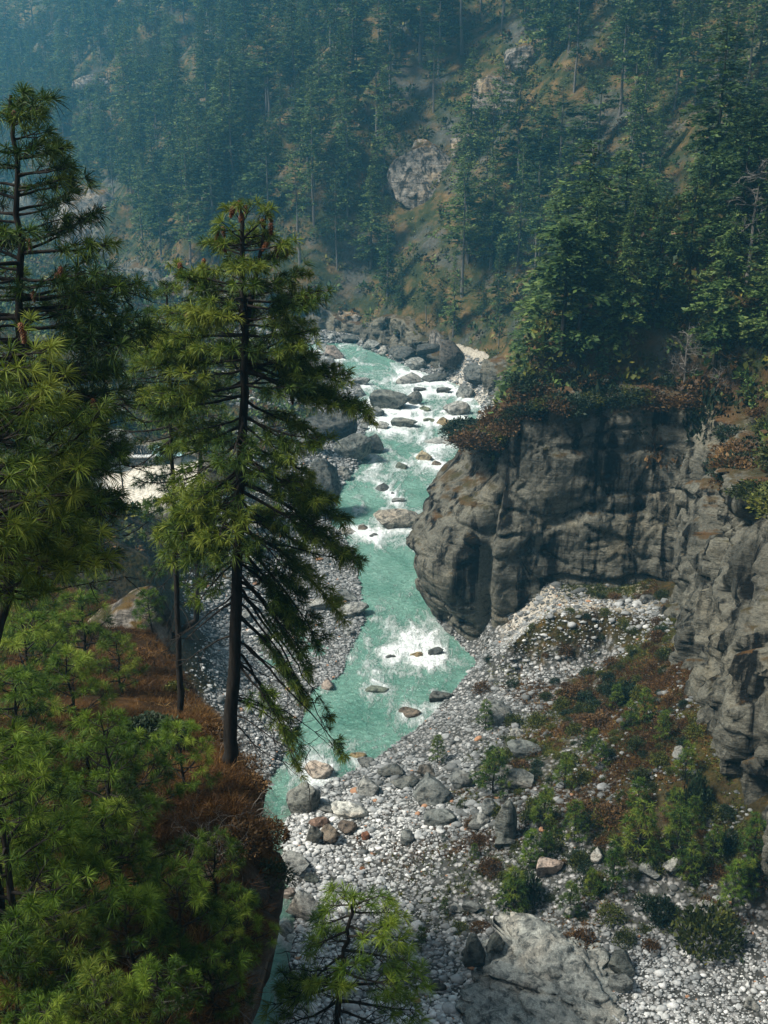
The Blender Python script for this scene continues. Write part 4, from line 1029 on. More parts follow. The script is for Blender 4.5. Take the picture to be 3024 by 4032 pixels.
def forest():
    # prominent trees first: (px of foot, height in px, kind, label)
    prom = [
     ('fir_tree', FIR, 348, 215, 112, 'tall pale blue fir with open crown, left of the streaked rock face'),
     ('fir_tree', FIR, 300, 165, 92, 'tall hazy fir just below the golden larch'),
     ('fir_tree', FIR, 545, 185, 95, 'broad cone shaped fir under the ochre grass ledges'),
     ('fir_tree', FIR, 482, 320, 42, 'small dark young fir alone on brown grass above the rapids'),
     ('fir_tree', FIR, 630, 265, 90, 'grey green fir beside the pale bare slip'),
     ('pine_tree', PIF, 390, 75, 90, 'tall ridge pine with long bare trunk at the top of the slope'),
     ('pine_tree', PIF, 500, 145, 80, 'pine with pale bare stem standing among the ochre ledges'),
     ('hemlock_tree', HEM, 590, 300, 118, 'big dark green hemlock whose foot is hidden by the twin stemmed pine'),
     ('hemlock_tree', HEM, 690, 275, 120, 'largest bushy hemlock of the right slope under the upper forest edge'),
     ('hemlock_tree', HEM, 730, 215, 118, 'towering dark hemlock at the right edge of the forest'),
     ('hemlock_tree', HEM, 655, 325, 130, 'light green tufted hemlock in the middle of the right slope'),
     ('hemlock_tree', HEM, 715, 372, 160, 'pointed hemlock with thin stem above the brown bushes'),
     ('hemlock_tree', HEM, 620, 345, 110, 'spreading dark hemlock right of the twin stemmed pine'),
     ('hemlock_tree', HEM, 760, 360, 120, 'half seen hemlock at the right frame edge over rusty ground'),
     ('hemlock_tree', HEM, 600, 415, 70, 'low dark hemlock leaning over the cliff top'),
    ]
    taken = []
    n = 0
    for (k, pr, u, v, hp, lab) in prom:
        p = hill_hit(u, v)
        if p is None: continue
        h = hp * depth_of(p) / FPX
        place(k, pr, n, (p[0], p[1], p[2] - .3), h, lab, k.split('_')[0], wide=1.0); taken.append((p[0], p[1])); n += 1
    # candidates over the whole valley wall
    N = 16000
    X = np.concatenate([RS.uniform(-190, 110, N), RS.uniform(8, 70, N // 2)]); Y = np.concatenate([RS.uniform(150, 500, N), RS.uniform(52, 160, N // 2)])
    idx, fd = foot_query(X, Y)
    ok = fd > 2.8
    X, Y, fd = X[ok], Y[ok], fd[ok]
    Z = hill_z(X, Y)
    U, V, dep = proj(np.stack([X, Y, Z], -1))
    U2, V2, _ = proj(np.stack([X, Y, Z + 16], -1))
    ok = (U > -25) & (U < 795) & (V2 < 470) & (V > 2) & (dep > 40) & (~in_clear(U, V)) & (fd < 125)
    ok &= (Y > 70) & ~((Y < 119) & (X < 17)) & (fd > np.where(Y < 118, 6.5, 0)) & (~in_clear(U, V - 22)) & (~in_clear(U, V - 45)) & ~((np.abs(U - 426) < 40) & (V > 150) & (V < 275))
    X, Y, Z, U, V, dep, fd = [a[ok] for a in (X, Y, Z, U, V, dep, fd)]
    cnt = {'fir_tree': 0, 'pine_tree': 0, 'hemlock_tree': 0}
    tk = np.array(taken)
    for i in range(len(X)):
        far = Y[i] > 150
        q = vnoise(np.array([[X[i] * .05, Y[i] * .05, 2.2]]), 5)[0]
        dmin = (5.3 if far else 4.1) * (1.0 + .25 * q)
        if len(tk) and ((tk[:, 0] - X[i]) ** 2 + (tk[:, 1] - Y[i]) ** 2).min() < dmin ** 2: continue
        u, v = float(U[i]), float(V[i])
        if far:
            kind, pr = ('fir_tree', FIR) if RS.rand() < .60 else ('pine_tree', PIF)
        else:
            kind, pr = ('hemlock_tree', HEM) if RS.rand() < .68 else ('fir_tree', FIR)
        if cnt[kind] >= 290: continue
        h = (12 + 12 * RS.rand() ** .9) * (1.0 if far else .95)
        if not far: h *= .8 if Y[i] < 100 else .9
        if V[i] > 300 and far: h *= .6
        cnt[kind] += 1
        sz = 'tall' if h > 16 else ('middling' if h > 12 else 'small')
        tint = 'misty blue' if dep[i] > 235 else ('hazy green' if dep[i] > 175 else 'dark green')
        nm = kind.split('_')[0]
        lab = f'{sz} {tint} {nm} {far_phrase(u, v - 30)}'
        if not far:
            lab = f'{sz} {tint} {nm} on the right slope {far_phrase(u, v - 30)}' if v < 330 else f'{sz} {tint} {nm} on rusty ground above the cliff'
            if len(lab.split()) > 16: lab = f'{sz} {tint} {nm} {far_phrase(u, v - 30)}'
        place(kind, pr, i, (X[i], Y[i], Z[i] - .4), h, lab, nm, {'fir_tree': 'firs on the valley slopes', 'pine_tree': 'pines on the far slope', 'hemlock_tree': 'hemlocks on the right slope'}[kind], wide=.85 + .75 * RS.rand() ** 1.3)
        tk = np.vstack([tk, [[X[i], Y[i]]]])
    print('forest', cnt)
forest()

def twin_pine():
    p = hill_hit(566, 365)
    if p is None: return
    base = p
    mbt, mbc = MB(), MB()
    h = 142 * depth_of(p) / FPX
    rs = np.random.RandomState(5); P, D, L, Wd, T = [], [], [], [], []
    for (dx, hh) in ((-.5, h), (.9, h * .93)):
        tube(mbt, [(dx, 0, -1), (dx + .1, 0, hh * .5), (dx * .8, .1, hh)], [.26, .19, .04], 7)
        for z in np.arange(hh * .1, hh, .5):
            t = z / hh
            if t < .55 and rs.rand() < .55: continue
            for j in range(4):
                a = rs.rand() * 6.28; Lb = (2.6 * (1 - max(t - .55, 0) / .5) + .3) * (.5 + .6 * rs.rand()) * (.75 if t < .5 else 1)
                m = 8; s = np.linspace(.25, 1, m)
                q = np.stack([dx + np.cos(a) * Lb * s, np.sin(a) * Lb * s, z + Lb * (.12 * s - .18 * s * s)], 1)
                tube(mbt, q[[0, 4, 7]], [.04, .025, .01], 3)
                for _ in range(4):
                    a2 = a + (rs.rand(m) - .5) * 2.4
                    P.append(q + .15 * rs.randn(m, 3)); D.append(unit(np.stack([np.cos(a2), np.sin(a2), .2 * rs.randn(m)], 1))); l = .5 + .35 * rs.rand(m); L.append(l); Wd.append(l * .4); T.append(np.clip(.35 + .15 * rs.randn(m), 0, 1))
    leafcards(mbc, np.concatenate(P), np.concatenate(D), np.concatenate(L), np.concatenate(Wd), np.concatenate(T))
    o = empty('twin_stemmed_pine', (base[0], base[1], base[2] - .3), 'tall dark pine with two parallel bare stems on the spur above the cliff', 'pine')
    link('trunk', mbt.mesh('trunk', [M['bark']]), o); link('crown', mbc.mesh('crown', [M['fir']]), o)
twin_pine()

for i, (u, v, hp, lab) in enumerate([(745, 290, 125, 'tall dead grey tree with crooked bare limbs at the right edge'), (683, 395, 75, 'leafless silvery tree standing over the brown bushes'),
                                    (640, 145, 60, 'thin bare grey tree high on the right slope under the forest edge'), (555, 210, 50, 'small leafless tree on the grey scrub strip'),
                                    (715, 405, 50, 'low bare thicket tree on rusty ground above the cliff'), (590, 190, 45, 'grey bare sapling beside the pale bare slip')]):
    p = hill_hit(u, v)
    if p is None: continue
    o = empty('bare_tree', (p[0], p[1], p[2] - .2), lab, 'dead tree', None, i * 1.3); s = hp * depth_of(p) / FPX / 11; o.scale = (s * 1.1, s * 1.1, s)
    link('trunk', BARE[i % 3], o)
for i, (u, v, hp, lab) in enumerate([(278, 85, 66, 'golden larch glowing among blue firs near the top of the slope'), (255, 85, 40, 'small pale ochre larch left of the golden one')]):
    p = hill_hit(u, v); place('larch_tree', LAR, 0, (p[0], p[1], p[2] - .3), hp * depth_of(p) / FPX, lab, 'larch', h0=15.0, wide=1.25)

# tree on the nose of the cliff
def nose_tree():
    p = at_y(490, 423, 101.0)
    gz = float(hill_z(np.array(p[0]), np.array(p[1])))
    h = 56 * depth_of(p) / FPX
    tr, cr = conifer_meshes(222, h, .17, .12, .5, 4, .12, .05, 2, 'fir', 'bark', .35, .6, .7)
    o = empty('young_fir', (p[0], p[1], min(p[2], gz) - .3), 'slim open fir on the nose of the cliff against the rapids', 'fir')
    link('trunk', tr, o); link('crown', cr, o)
nose_tree()

# rock faces standing out of the slope
def outcrop(name, u, v, wpx, hpx, label, seed, tint=(1, 1, 1, 1), dy=.6, lean=-.35):
    p = hill_hit(u, v); d = depth_of(p)
    vv, f = rock_shape(5, seed, 14, .14, .55, .9)
    st = ridged(vv * np.array([2.4, 2.4, .6]), 4, seed) - .6; ly_ = ridged(vv * np.array([.8, .8, 3.2]) + .3, 4, seed + 1) - .6
    vv = vv - unit(vv) * (.16 * np.maximum(st, 0) + .14 * np.maximum(ly_, 0))[:, None]
    me = make_mesh(name, vv, f, [M['outcrop']], True, {'tone': np.full(len(vv), .6)})
    o = link(name, me); w, h = wpx * d / FPX / 2, hpx * d / FPX / 2
    o.scale = (w * 1.1, w * dy * 1.1, h * 1.15); o.location = (p[0], p[1] + w * .15, p[2]); o.rotation_euler = (lean, 0, .2)
    tag(o, label, 'rock')
outcrop('crag', 426, 182, 76, 84, 'grey cliff face with dark vertical streaks in the middle of the slope', 501)
outcrop('crag', 98, 240, 90, 100, 'brown grassy rock spur with white streaks left of the tall pine', 502)
outcrop('crag', 505, 105, 62, 66, 'dark crag striped with ochre grass ledges', 503)
outcrop('crag', 530, 60, 50, 30, 'rust topped crag above the ochre ledges', 504)
outcrop('crag', 470, 150, 50, 34, 'low grey crag between the streaked cliff face and the ochre ledges', 505)
outcrop('crag', 95, 88, 44, 22, 'rust brown ledge in the haze at the upper left', 506)
outcrop('crag', 292, 192, 14, 18, 'small pinkish rock among firs right of the slope centre', 507, lean=0)
outcrop('crag', 600, 222, 26, 34, 'pale bare slip of soil and stone on the right slope', 508)
outcrop('crag', 447, 350, 46, 46, 'dark brown rock wall over the right shore of the rapids', 509, lean=-.1)
outcrop('crag', 420, 338, 26, 30, 'small rock buttress with brown top at the rapids', 510, lean=-.1)
outcrop('crag', 355, 322, 60, 22, 'low dark rock wall behind the river bend', 511, lean=-.1)

# ------------------------------------------------------------------ undergrowth on the slopes: nobody could count it
def undergrowth():
    N = 32000
    X = np.concatenate([RS.uniform(-170, 105, N), np.concatenate([RS.uniform(5, 75, N // 4), RS.uniform(7, 42, N // 2 - N // 4)]), RS.uniform(-140, -6, N // 2)]); Y = np.concatenate([RS.uniform(150, 460, N), np.concatenate([RS.uniform(50, 160, N // 4), RS.uniform(60, 122, N // 2 - N // 4)]), RS.uniform(66, 330, N // 2)])
    grp = np.concatenate([np.zeros(N), np.ones(N // 2), 2 * np.ones(N // 2)])
    idx, fd = foot_query(X, Y)
    Zh = hill_z(X, Y); Zg = ground_z(X, Y)
    Z = np.where(grp < 2, Zh, Zg)
    ok = np.where(grp < 2, fd > np.where(Y > 125, 1.0, 4.5), (fd < -2) & (X < XL(Y) - 7 - 9 * (Y < 100)) & (Y > 66))
    U, V, dep = proj(np.stack([X, Y, Z], -1))
    bx, by = at_z(150, 478, 8.2)[:2]
    ok &= (U > -170) & (U < 840) & (V > -30) & (V < 570) & (((X - bx) / 7.5) ** 2 + ((Y - by) / 11.5) ** 2 > 1)
    ok &= noise2(X, Y, .06, 33, 3) + .35 * RS.randn(len(X)) > -.3
    X, Y, Z, dep, grp = X[ok], Y[ok], Z[ok], dep[ok], grp[ok]
    n = len(X); r = (.45 + .9 * RS.rand(n) ** 2) * (1 + .35 * (dep > 170))
    r = np.where(grp == 2, r * 1.15, r)
    for (mk, sel_lo, sel_hi, nm, lab) in (('shrub', 0, .62, 'undergrowth', 'olive and brown scrub covering the valley slopes'), ('fir', .62, .88, 'undergrowth', 'dark green scrub covering the valley slopes'), ('rust', .88, 1.01, 'undergrowth', 'rust brown scrub covering the valley slopes')):
        q = RS.RandomState if False else None
        rr = _hash((X * 10).astype(int), (Y * 10).astype(int), np.zeros(n, int), 3)
        s = (rr >= sel_lo) & (rr < sel_hi)
        m = int(s.sum()); K = 26
        c = np.stack([X[s], Y[s], Z[s]], 1); R_ = r[s]
        d = unit(RS.randn(m * K, 3) * np.array([1, 1, .7]) + np.array([0, 0, .45]))
        P = np.repeat(c, K, 0) + d * np.repeat(R_, K)[:, None] * (.25 + .6 * RS.rand(m * K, 1)) * np.array([1.1, 1.1, .8])
        ln = np.repeat(R_, K) * (.35 + .35 * RS.rand(m * K))
        tn = np.clip(np.repeat(.42 + .17 * RS.randn(m), K) + .12 * RS.randn(m * K), 0, 1)
        mb = MB(); leafcards(mb, P, unit(d + .6 * RS.randn(m * K, 3)), ln, ln * (.45 + .3 * RS.rand(m * K)), tn)
        o = link(nm, mb.mesh(nm, [M[mk]]), kind='stuff'); o['label'] = lab
    print('undergrowth', n)
undergrowth()

# ------------------------------------------------------------------ foreground pines
def curve(A, B, sag, n, rs, wob=.03):
    A = np.asarray(A, float); B = np.asarray(B, float); s = np.linspace(0, 1, n)[:, None]
    L = np.linalg.norm(B - A)
    p = A + (B - A) * s
    p[:, 2] += (-sag * L * 4 * s * (1 - s))[:, 0] * .5
    w = np.cumsum(rs.randn(n, 3) * wob * L / n ** .5, 0); w -= w[-1] * s; w[0] = 0
    return p + w

class Pine:
    def __init__(s, seed, needle='needle', k=24, L=.19, wd=.011, segs=2, tone0=.45):
        s.rs = np.random.RandomState(seed); s.tw = MB(); s.cr = MB(); s.P = []; s.D = []; s.T = []
        s.needle = needle; s.k = k; s.L = L; s.wd = wd; s.segs = segs; s.tone0 = tone0; s.cones = []
    def trunk(s, pts, r0, r1, n=22):
        pts = np.asarray(pts, float)
        t = np.linspace(0, 1, len(pts)); q = np.linspace(0, 1, n)
        p = np.stack([np.interp(q, t, pts[:, i]) for i in range(3)], 1)
        p[1:-1] += s.rs.randn(n - 2, 3) * np.array([.02, .02, 0])
        tube(s.tw, p, r0 + (r1 - r0) * q ** .8, 9, .5, .12); s.axis = p; return p
    def at(s, z):
        a = s.axis; o = np.argsort(a[:, 2])
        return np.array([np.interp(z, a[o, 2], a[o, 0]), np.interp(z, a[o, 2], a[o, 1]), z])
    def branch(s, A, B, sag=.10, r=None, start=.35, twig=.33, fol=1.0, sp=.26, tone=None, curl=.25):
        rs = s.rs; A = np.asarray(A, float); B = np.asarray(B, float); L = np.linalg.norm(B - A)
        n = max(6, int(L / .25)); p = curve(A, B, sag, n, rs)
        r = r or (.012 + .014 * L)
        tube(s.tw, p, np.linspace(r, .006, n), 5)
        tone = s.tone0 + .17 * rs.randn() if tone is None else tone
        ax = unit(B - A); side = unit(np.cross(ax, [0, 0, 1.0]))
        m = max(2, int(L * (1 - start) / sp))
        for i in range(m):
            t = start + (1 - start) * (i + rs.rand() * .8) / m; t = min(t, .995)
            q = np.array([np.interp(t, np.linspace(0, 1, n), p[:, j]) for j in range(3)])
            for sg in (-1, 1):
                if rs.rand() > .88: continue
                tl = (twig * L * (1.1 - .75 * t) + .12) * (.6 + .6 * rs.rand())
                d = unit(ax * (.7 + .3 * rs.rand()) + side * sg * (.5 + .6 * rs.rand()) + np.array([0, 0, curl * rs.rand() - .12 + .1 * rs.randn()]))
                e = q + d * tl + np.array([0, 0, .05 * tl])
                tube(s.tw, [q, (q + e) / 2 + rs.randn(3) * .02, e], [.011, .008, .004], 3)
                nt_ = max(1, int(tl / .17))
                for k in range(nt_):
                    if rs.rand() > fol: continue
                    f = 1 - k * .8 / nt_
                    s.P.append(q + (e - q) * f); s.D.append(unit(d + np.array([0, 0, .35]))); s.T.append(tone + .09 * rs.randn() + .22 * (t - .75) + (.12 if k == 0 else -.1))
        if fol > .3:
            s.P.append(p[-1]); s.D.append(unit(ax + np.array([0, 0, .4]))); s.T.append(tone + .1)
    def dead(s, A, B, sag=.1, lv=1):
        rs = s.rs; A = np.asarray(A, float); B = np.asarray(B, float); L = np.linalg.norm(B - A); n = 7
        p = curve(A, B, sag, n, rs, .06); tube(s.tw, p, np.linspace(.007 + .007 * L, .004, n), 4)
        if lv:
            for _ in range(int(3 + L * 2.2)):
                i = rs.randint(2, n); d = unit(unit(B - A) + .8 * rs.randn(3)); s.dead(p[i], p[i] + d * L * (.12 + .2 * rs.rand()), .05, 0)
    def finish(s, name, label, base, cat='pine', group=None, droop=.28, spread=.85):
        b = np.asarray(base, float)
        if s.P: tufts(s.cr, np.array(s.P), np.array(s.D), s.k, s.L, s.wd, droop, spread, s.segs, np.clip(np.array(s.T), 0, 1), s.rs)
        for mb in (s.tw, s.cr): mb.v = [v - b for v in mb.v]
        o = empty(name, b, label, cat, group)
        link('trunk', s.tw.mesh('trunk', [M['bark']], True), o)
        if s.P: link('crown', s.cr.mesh('crown', [M[s.needle]]), o)
        for (c, sc, tilt) in s.cones:
            q = link('cone', CONE, o, tuple(np.asarray(c) - b)); q.scale = (sc,) * 3; q.rotation_euler = (math.pi + tilt, tilt * .6, RS.rand() * 6)
        return o
def cone_mesh():
    mb = MB(); rs = np.random.RandomState(3); nz = 9
    tube(mb, [(0, 0, 0), (0, 0, .06), (0, 0, .13), (0, 0, .2)], [.014, .028, .024, .006], 8, .3)
    for i in range(nz):
        z = .01 + .175 * i / nz; rr = .030 * math.sin(min(1, .25 + i / nz) * math.pi * .9) + .012
        for j in range(7):
            a = j * 6.283 / 7 + i * .45; c = np.array([math.cos(a), math.sin(a), 0]); sd = np.array([-math.sin(a), math.cos(a), 0])
            p = c * rr * .6 + np.array([0, 0, z]); e = c * (rr + .016) + np.array([0, 0, z + .022])
            mb.add([p - sd * .011, p + sd * .011, e + sd * .008, e - sd * .008], [[0, 1, 2, 3]], np.clip(.55 + .2 * rs.randn(), 0, 1))
    return mb.mesh('cone', [M['cone']])
CONE = cone_mesh()

def kn_hit(u, v):
    d = ray(u, v); t = np.linspace(3, 90, 3000); P = d * t[:, None] + np.array([0, 0, CAMZ])
    b = (P[:, 2] < knoll_z(P[:, 0], P[:, 1])) & (P[:, 0] < knoll_edge(P[:, 1]) - .05)
    if b.any(): return P[int(np.argmax(b))]
    b = P[:, 2] < knoll_z(P[:, 0], P[:, 1]); q = P[int(np.argmax(b))].copy() if b.any() else at_y(u, v, 40.0)
    q[0] = min(q[0], float(knoll_edge(q[1])) - .3); q[2] = float(knoll_z(np.array(q[0]), np.array(q[1]))); return q

# --- the tall pine
def tall_pine():
    b = kn_hit(229, 765); y0 = b[1]; Q = lambda u, v, dy=0: at_y(u, v, y0 + dy)
    s = Pine(1, 'needle', 42, .21, .0115)
    ax = s.trunk([b + [0, 0, -.4], Q(230, 745), Q(232, 690), Q(237, 610), Q(239, 520), Q(243, 430), Q(245, 350), Q(243, 290), Q(242, 240), Q(240, 200)], .19, .03, 34)
    Z = lambda v: Q(240, v)[2]
    tube(s.tw, [s.at(Z(330)), Q(254, 285, .2), Q(262, 245, .3), Q(266, 214, .3)], [.07, .05, .035, .015], 5)
    R = s.rs
    ex = [  # trunk row, tip u, tip v, dy, sag
     (225, 232, 208, .2, 0), (225, 250, 205, -.2, 0), (240, 222, 222, -.3, .05), (240, 266, 212, .2, .05), (255, 214, 243, .3, .08), (250, 285, 243, -.2, .08), (262, 288, 252, .5, .1), (270, 205, 268, -.4, .1),
     (285, 178, 264, .1, .14), (292, 186, 278, -.3, .12), (290, 300, 272, .3, .12), (300, 318, 290, -.1, .14), (305, 312, 302, -.6, .14), (310, 170, 312, .5, .12), (318, 196, 312, -.8, .1), (325, 300, 322, .7, .1),
     (335, 150, 335, .2, .12), (335, 310, 330, -.4, .12), (350, 300, 345, -.9, .12), (345, 135, 345, -.3, .14), (350, 175, 352, .9, .1), (355, 145, 362, .3, .15), (360, 318, 372, .3, .1), (352, 345, 378, -.3, .1), (365, 354, 402, .3, .08), (372, 364, 412, -.2, .06), (362, 330, 392, .8, .1),
     (385, 150, 392, -.6, .12), (380, 190, 398, .8, .1), (395, 150, 402, .2, .16), (400, 300, 425, .9, .1), (415, 320, 440, -.7, .08), (425, 180, 445, .7, .1), (440, 305, 470, .5, .05),
     (455, 340, 520, .1, -.02), (470, 325, 500, -.6, .0), (480, 355, 562, .2, -.05), (490, 335, 548, -.4, -.03), (470, 185, 505, .4, .05), (500, 300, 545, .7, 0), (505, 175, 540, -.4, .05), (520, 290, 575, -.7, -.05), (525, 335, 605, .3, -.1), (545, 318, 640, -.4, -.1), (540, 290, 620, .7, -.1), (580, 305, 668, .1, -.12), (610, 300, 700, .5, -.12), (520, 190, 560, .3, -.05), (560, 200, 600, -.4, -.08)]
    for (v0, u1, v1, dy, sg) in ex:
        s.branch(s.at(Z(v0)), Q(u1, v1, dy), sg, fol=.97, sp=.15, start=.3)
    # depth filling branches towards and away from the viewer
    for i in range(80):
        v0 = 225 + 300 * R.rand() ** 1.15; L = .45 + 1.6 * min(1, (v0 - 215) / 190) * (.5 + .5 * R.rand()); a = R.rand() * 6.283
        A = s.at(Z(v0)); s.branch(A, A + np.array([math.cos(a) * L * .8, math.sin(a) * L, L * (.12 - .35 * (v0 > 400))]), .1, fol=.92, sp=.19, start=.3)
    # long hanging lower limbs, mostly bare, tufted at the ends
    for (v0, u1, v1, dy, f, st) in [(560, 312, 632, .2, .9, .45), (570, 300, 650, -.3, .7, .55), (590, 338, 745, .1, .55, .8), (585, 330, 715, .4, .4, .8), (600, 300, 690, -.2, .3, .8), (640, 345, 755, -.1, .4, .85), (540, 340, 560, .6, .8, .6), (655, 300, 745, .2, .9, .35), (660, 285, 730, -.5, .9, .35), (650, 295, 765, .5, .8, .4), (560, 190, 590, .3, .4, .6), (600, 185, 640, -.2, .25, .7)]:
        s.branch(s.at(Z(v0)), Q(u1, v1, dy), -.10, start=st, fol=f, twig=.24, r=.035)
    for i in range(26):
        v0 = 470 + 250 * R.rand(); sg = 1 if R.rand() < .68 else -1; A = s.at(Z(v0)); L = .7 + 1.6 * R.rand()
        s.dead(A, A + np.array([sg * L * (.6 + .4 * R.rand()), (R.rand() - .5) * L, -L * (.25 + .7 * R.rand())]), -.08)
    for (u, v) in [(234, 206), (239, 200), (246, 204), (243, 213), (262, 218), (268, 213), (271, 222), (218, 232), (222, 226), (217, 243), (204, 258), (180, 262), (178, 272), (284, 240), (289, 247), (276, 246), (318, 293), (311, 294), (307, 296), (186, 311), (179, 262), (268, 242), (300, 392), (292, 395)]:
        s.cones.append((Q(u, v, .15 * R.randn()), .95 + .3 * R.rand(), .3 * R.randn()))
    s.finish('tall_pine', 'tall dark pine with cones at its top and hanging lower limbs, nearest the river', b)
tall_pine()

def slender_pine():
    b = kn_hit(180, 715); y0 = b[1]; Q = lambda u, v, dy=0: at_y(u, v, y0 + dy)
    s = Pine(2, 'needle', 34, .19, .0105, tone0=.38)
    s.trunk([b + [0, 0, -.3], Q(179, 650), Q(176, 560), Q(172, 460), Q(170, 390), Q(168, 330), Q(166, 284)], .095, .018, 30)
    Z = lambda v: Q(172, v)[2]; R = s.rs
    for i in range(58):
        v0 = 288 + 150 * R.rand() ** .85; f = (v0 - 284) / 150; L = (.25 + 1.15 * f ** .7) * (.55 + .6 * R.rand()); a = R.rand() * 6.283
        A = s.at(Z(v0)); s.branch(A, A + np.array([math.cos(a) * L, math.sin(a) * L * .9, L * (.25 - .3 * f)]), .1, fol=.8, sp=.22, start=.4)
    for (v0, u1, v1, dy, fo) in [(340, 125, 350, .2, .8), (365, 120, 372, -.2, .8), (390, 118, 398, .2, .7), (330, 205, 335, .1, .7), (440, 128, 470, 0, .15), (482, 138, 482, .1, .0)]:
        s.branch(s.at(Z(v0)), Q(u1, v1, dy), .1, fol=fo, start=.45)
    for i in range(20):
        v0 = 440 + 200 * R.rand(); a = R.rand() * 6.283; A = s.at(Z(v0)); L = .3 + .9 * R.rand()
        s.dead(A, A + np.array([math.cos(a) * L, math.sin(a) * L, -.35 * L]), -.05)
    s.finish('slender_pine', 'slender pine with long bare black stem left of the tall pine', b)
slender_pine()

def back_pine():
    b = kn_hit(196, 652); y0 = b[1]; Q = lambda u, v, dy=0: at_y(u, v, y0 + dy)
    s = Pine(3, 'needle', 26, .27, .022, segs=1, tone0=.33)
    s.trunk([b + [0, 0, -.3], Q(196, 620), Q(199, 540), Q(200, 470), Q(203, 420), Q(203, 330)], .17, .03, 26)
    Z = lambda v: Q(200, v)[2]; R = s.rs
    for i in range(70):
        v0 = 335 + 235 * R.rand(); f = min(1, (v0 - 325) / 110); L = (.4 + 1.9 * f) * (.5 + .6 * R.rand()); a = R.rand() * 6.283
        A = s.at(Z(v0)); s.branch(A, A + np.array([math.cos(a) * L, math.sin(a) * L * .8, L * (.15 - .4 * f)]), .05, fol=.9 if v0 < 480 else .6, sp=.2)
    s.finish('back_pine', 'dark pine half hidden behind the slender and the tall pine', b)
back_pine()

def left_pines():
    for (seed, trunk, y0, vt, Lmax, lab, n, kk, tone0, v_lo) in [
        (4, [(-22, 700), (10, 580), (24, 430), (20, 280), (14, 160), (11, 95)], 15.5, 95, 1.25, 'big dark pine filling the left edge, its leaning top above the slope', 135, 44, .38, 570),
        (6, [(-30, 720), (-26, 560), (-20, 430), (-14, 380), (-10, 330)], 11.0, 330, .85, 'near pine with long needles cut by the left edge below the leaning top', 54, 50, .52, 570)]:
        y = y0; Q = lambda u, v, dy=0: at_y(u, v, y + dy)
        top = Q(*trunk[0]); gx = np.array([top[0], y]); gz = float(knoll_z(np.array(gx[0]), np.array(gx[1])))
        b = np.array([gx[0], y, gz])
        s = Pine(seed, 'needle', kk, .22 if seed == 4 else .2, .0095 if seed == 4 else .0075, tone0=tone0)
        s.trunk([b + [0, 0, -.3]] + [Q(*t) for t in trunk], .13 if seed == 4 else .1, .02, 30)
        R = s.rs; Z = lambda v: Q(0, v)[2]
        for i in range(n):
            v0 = vt + 8 + (v_lo - vt) * R.rand() ** .8; f = (v0 - vt) / (v_lo - vt); L = (.38 + Lmax * min(1, f * 2.0) ** .8) * (.55 + .55 * R.rand()); a = R.rand() * 6.283
            A = s.at(Z(v0)); s.branch(A, A + np.array([math.cos(a) * L, math.sin(a) * L * .9, L * (.22 - .25 * f)]), .06, fol=.95, sp=.19, start=.35)
        if seed == 4:
            for (v0, u1, v1, dy, fo) in [(240, 92, 214, 0, 1), (250, 80, 222, .3, 1), (215, 55, 205, -.2, 1), (290, 82, 262, .2, 1), (330, 105, 312, 0, .9), (345, 98, 330, -.4, .8), (300, 85, 290, .3, 1), (120, 24, 95, 0, 1), (160, 34, 148, .2, 1), (190, 45, 182, -.2, 1), (400, 92, 395, .2, .9), (450, 80, 470, .2, .9), (430, 90, 440, -.3, .5), (500, 85, 540, .3, .8), (380, 95, 372, .4, 1)]:
                s.branch(s.at(Z(v0)), Q(u1, v1, dy), .10, fol=fo, sp=.17, start=.3)
            for i in range(22):
                v0 = 300 + 300 * R.rand(); A = s.at(Z(v0)); L = .8 + 1.2 * R.rand(); s.dead(A, A + np.array([L * .9, (R.rand() - .5) * L, (R.rand() - .6) * .5 * L]), -.03)
        else:
            for (v0, u1, v1, dy, fo) in [(400, 22, 330, 0, 1), (440, 50, 385, -.2, 1), (480, 70, 420, .1, 1), (500, 100, 410, .3, 1), (520, 80, 460, -.2, 1), (560, 90, 500, 0, 1), (600, 80, 540, .2, 1)]:
                s.branch(s.at(Z(v0)), Q(u1, v1, dy), .12, fol=fo, sp=.2)
        for (u, v) in ([(57, 272), (60, 266), (93, 398), (96, 404), (33, 290), (12, 110), (28, 238)] if seed == 4 else [(20, 322), (24, 330)]):
            s.cones.append((Q(u, v, -.3), .85 if seed == 4 else .7, .25 * R.randn()))
        s.finish('left_pine', lab, b)
left_pines()

def young_pine_proto(seed, h, needle, k, L, wd, tone0, spread_r=.42, segs=2, sp=.2, twist=True):
    s = Pine(seed, needle, k, L, wd, segs, tone0); R = s.rs
    s.trunk([(0, 0, -.3), (.03, .02, h * .4), (-.02, .03, h * .75), (0, 0, h)], .018 + .014 * h, .01, 10)
    n = int(7 + min(h, 3) * 6 + max(h - 3, 0) * 4)
    for i in range(n):
        t = .12 + .85 * (i + R.rand()) / n; Lb = h * spread_r * (1.12 - t) * (.6 + .5 * R.rand()) + .1; a = i * 2.4 + R.rand()
        A = s.at(h * t); s.branch(A, A + np.array([math.cos(a) * Lb, math.sin(a) * Lb, Lb * (.35 + .2 * R.rand())]), .12, fol=.9, sp=sp, start=.3, twig=.3)
    s.P.append(np.array([0, 0, h])); s.D.append(np.array([0, 0, 1.0])); s.T.append(tone0 + .2)
    tufts(s.cr, np.array(s.P), np.array(s.D), s.k, s.L, s.wd, .25, .85, s.segs, np.clip(np.array(s.T), 0, 1), R)
    return s.tw.mesh('trunk', [M['bark']], True), s.cr.mesh('crown', [M[needle]])

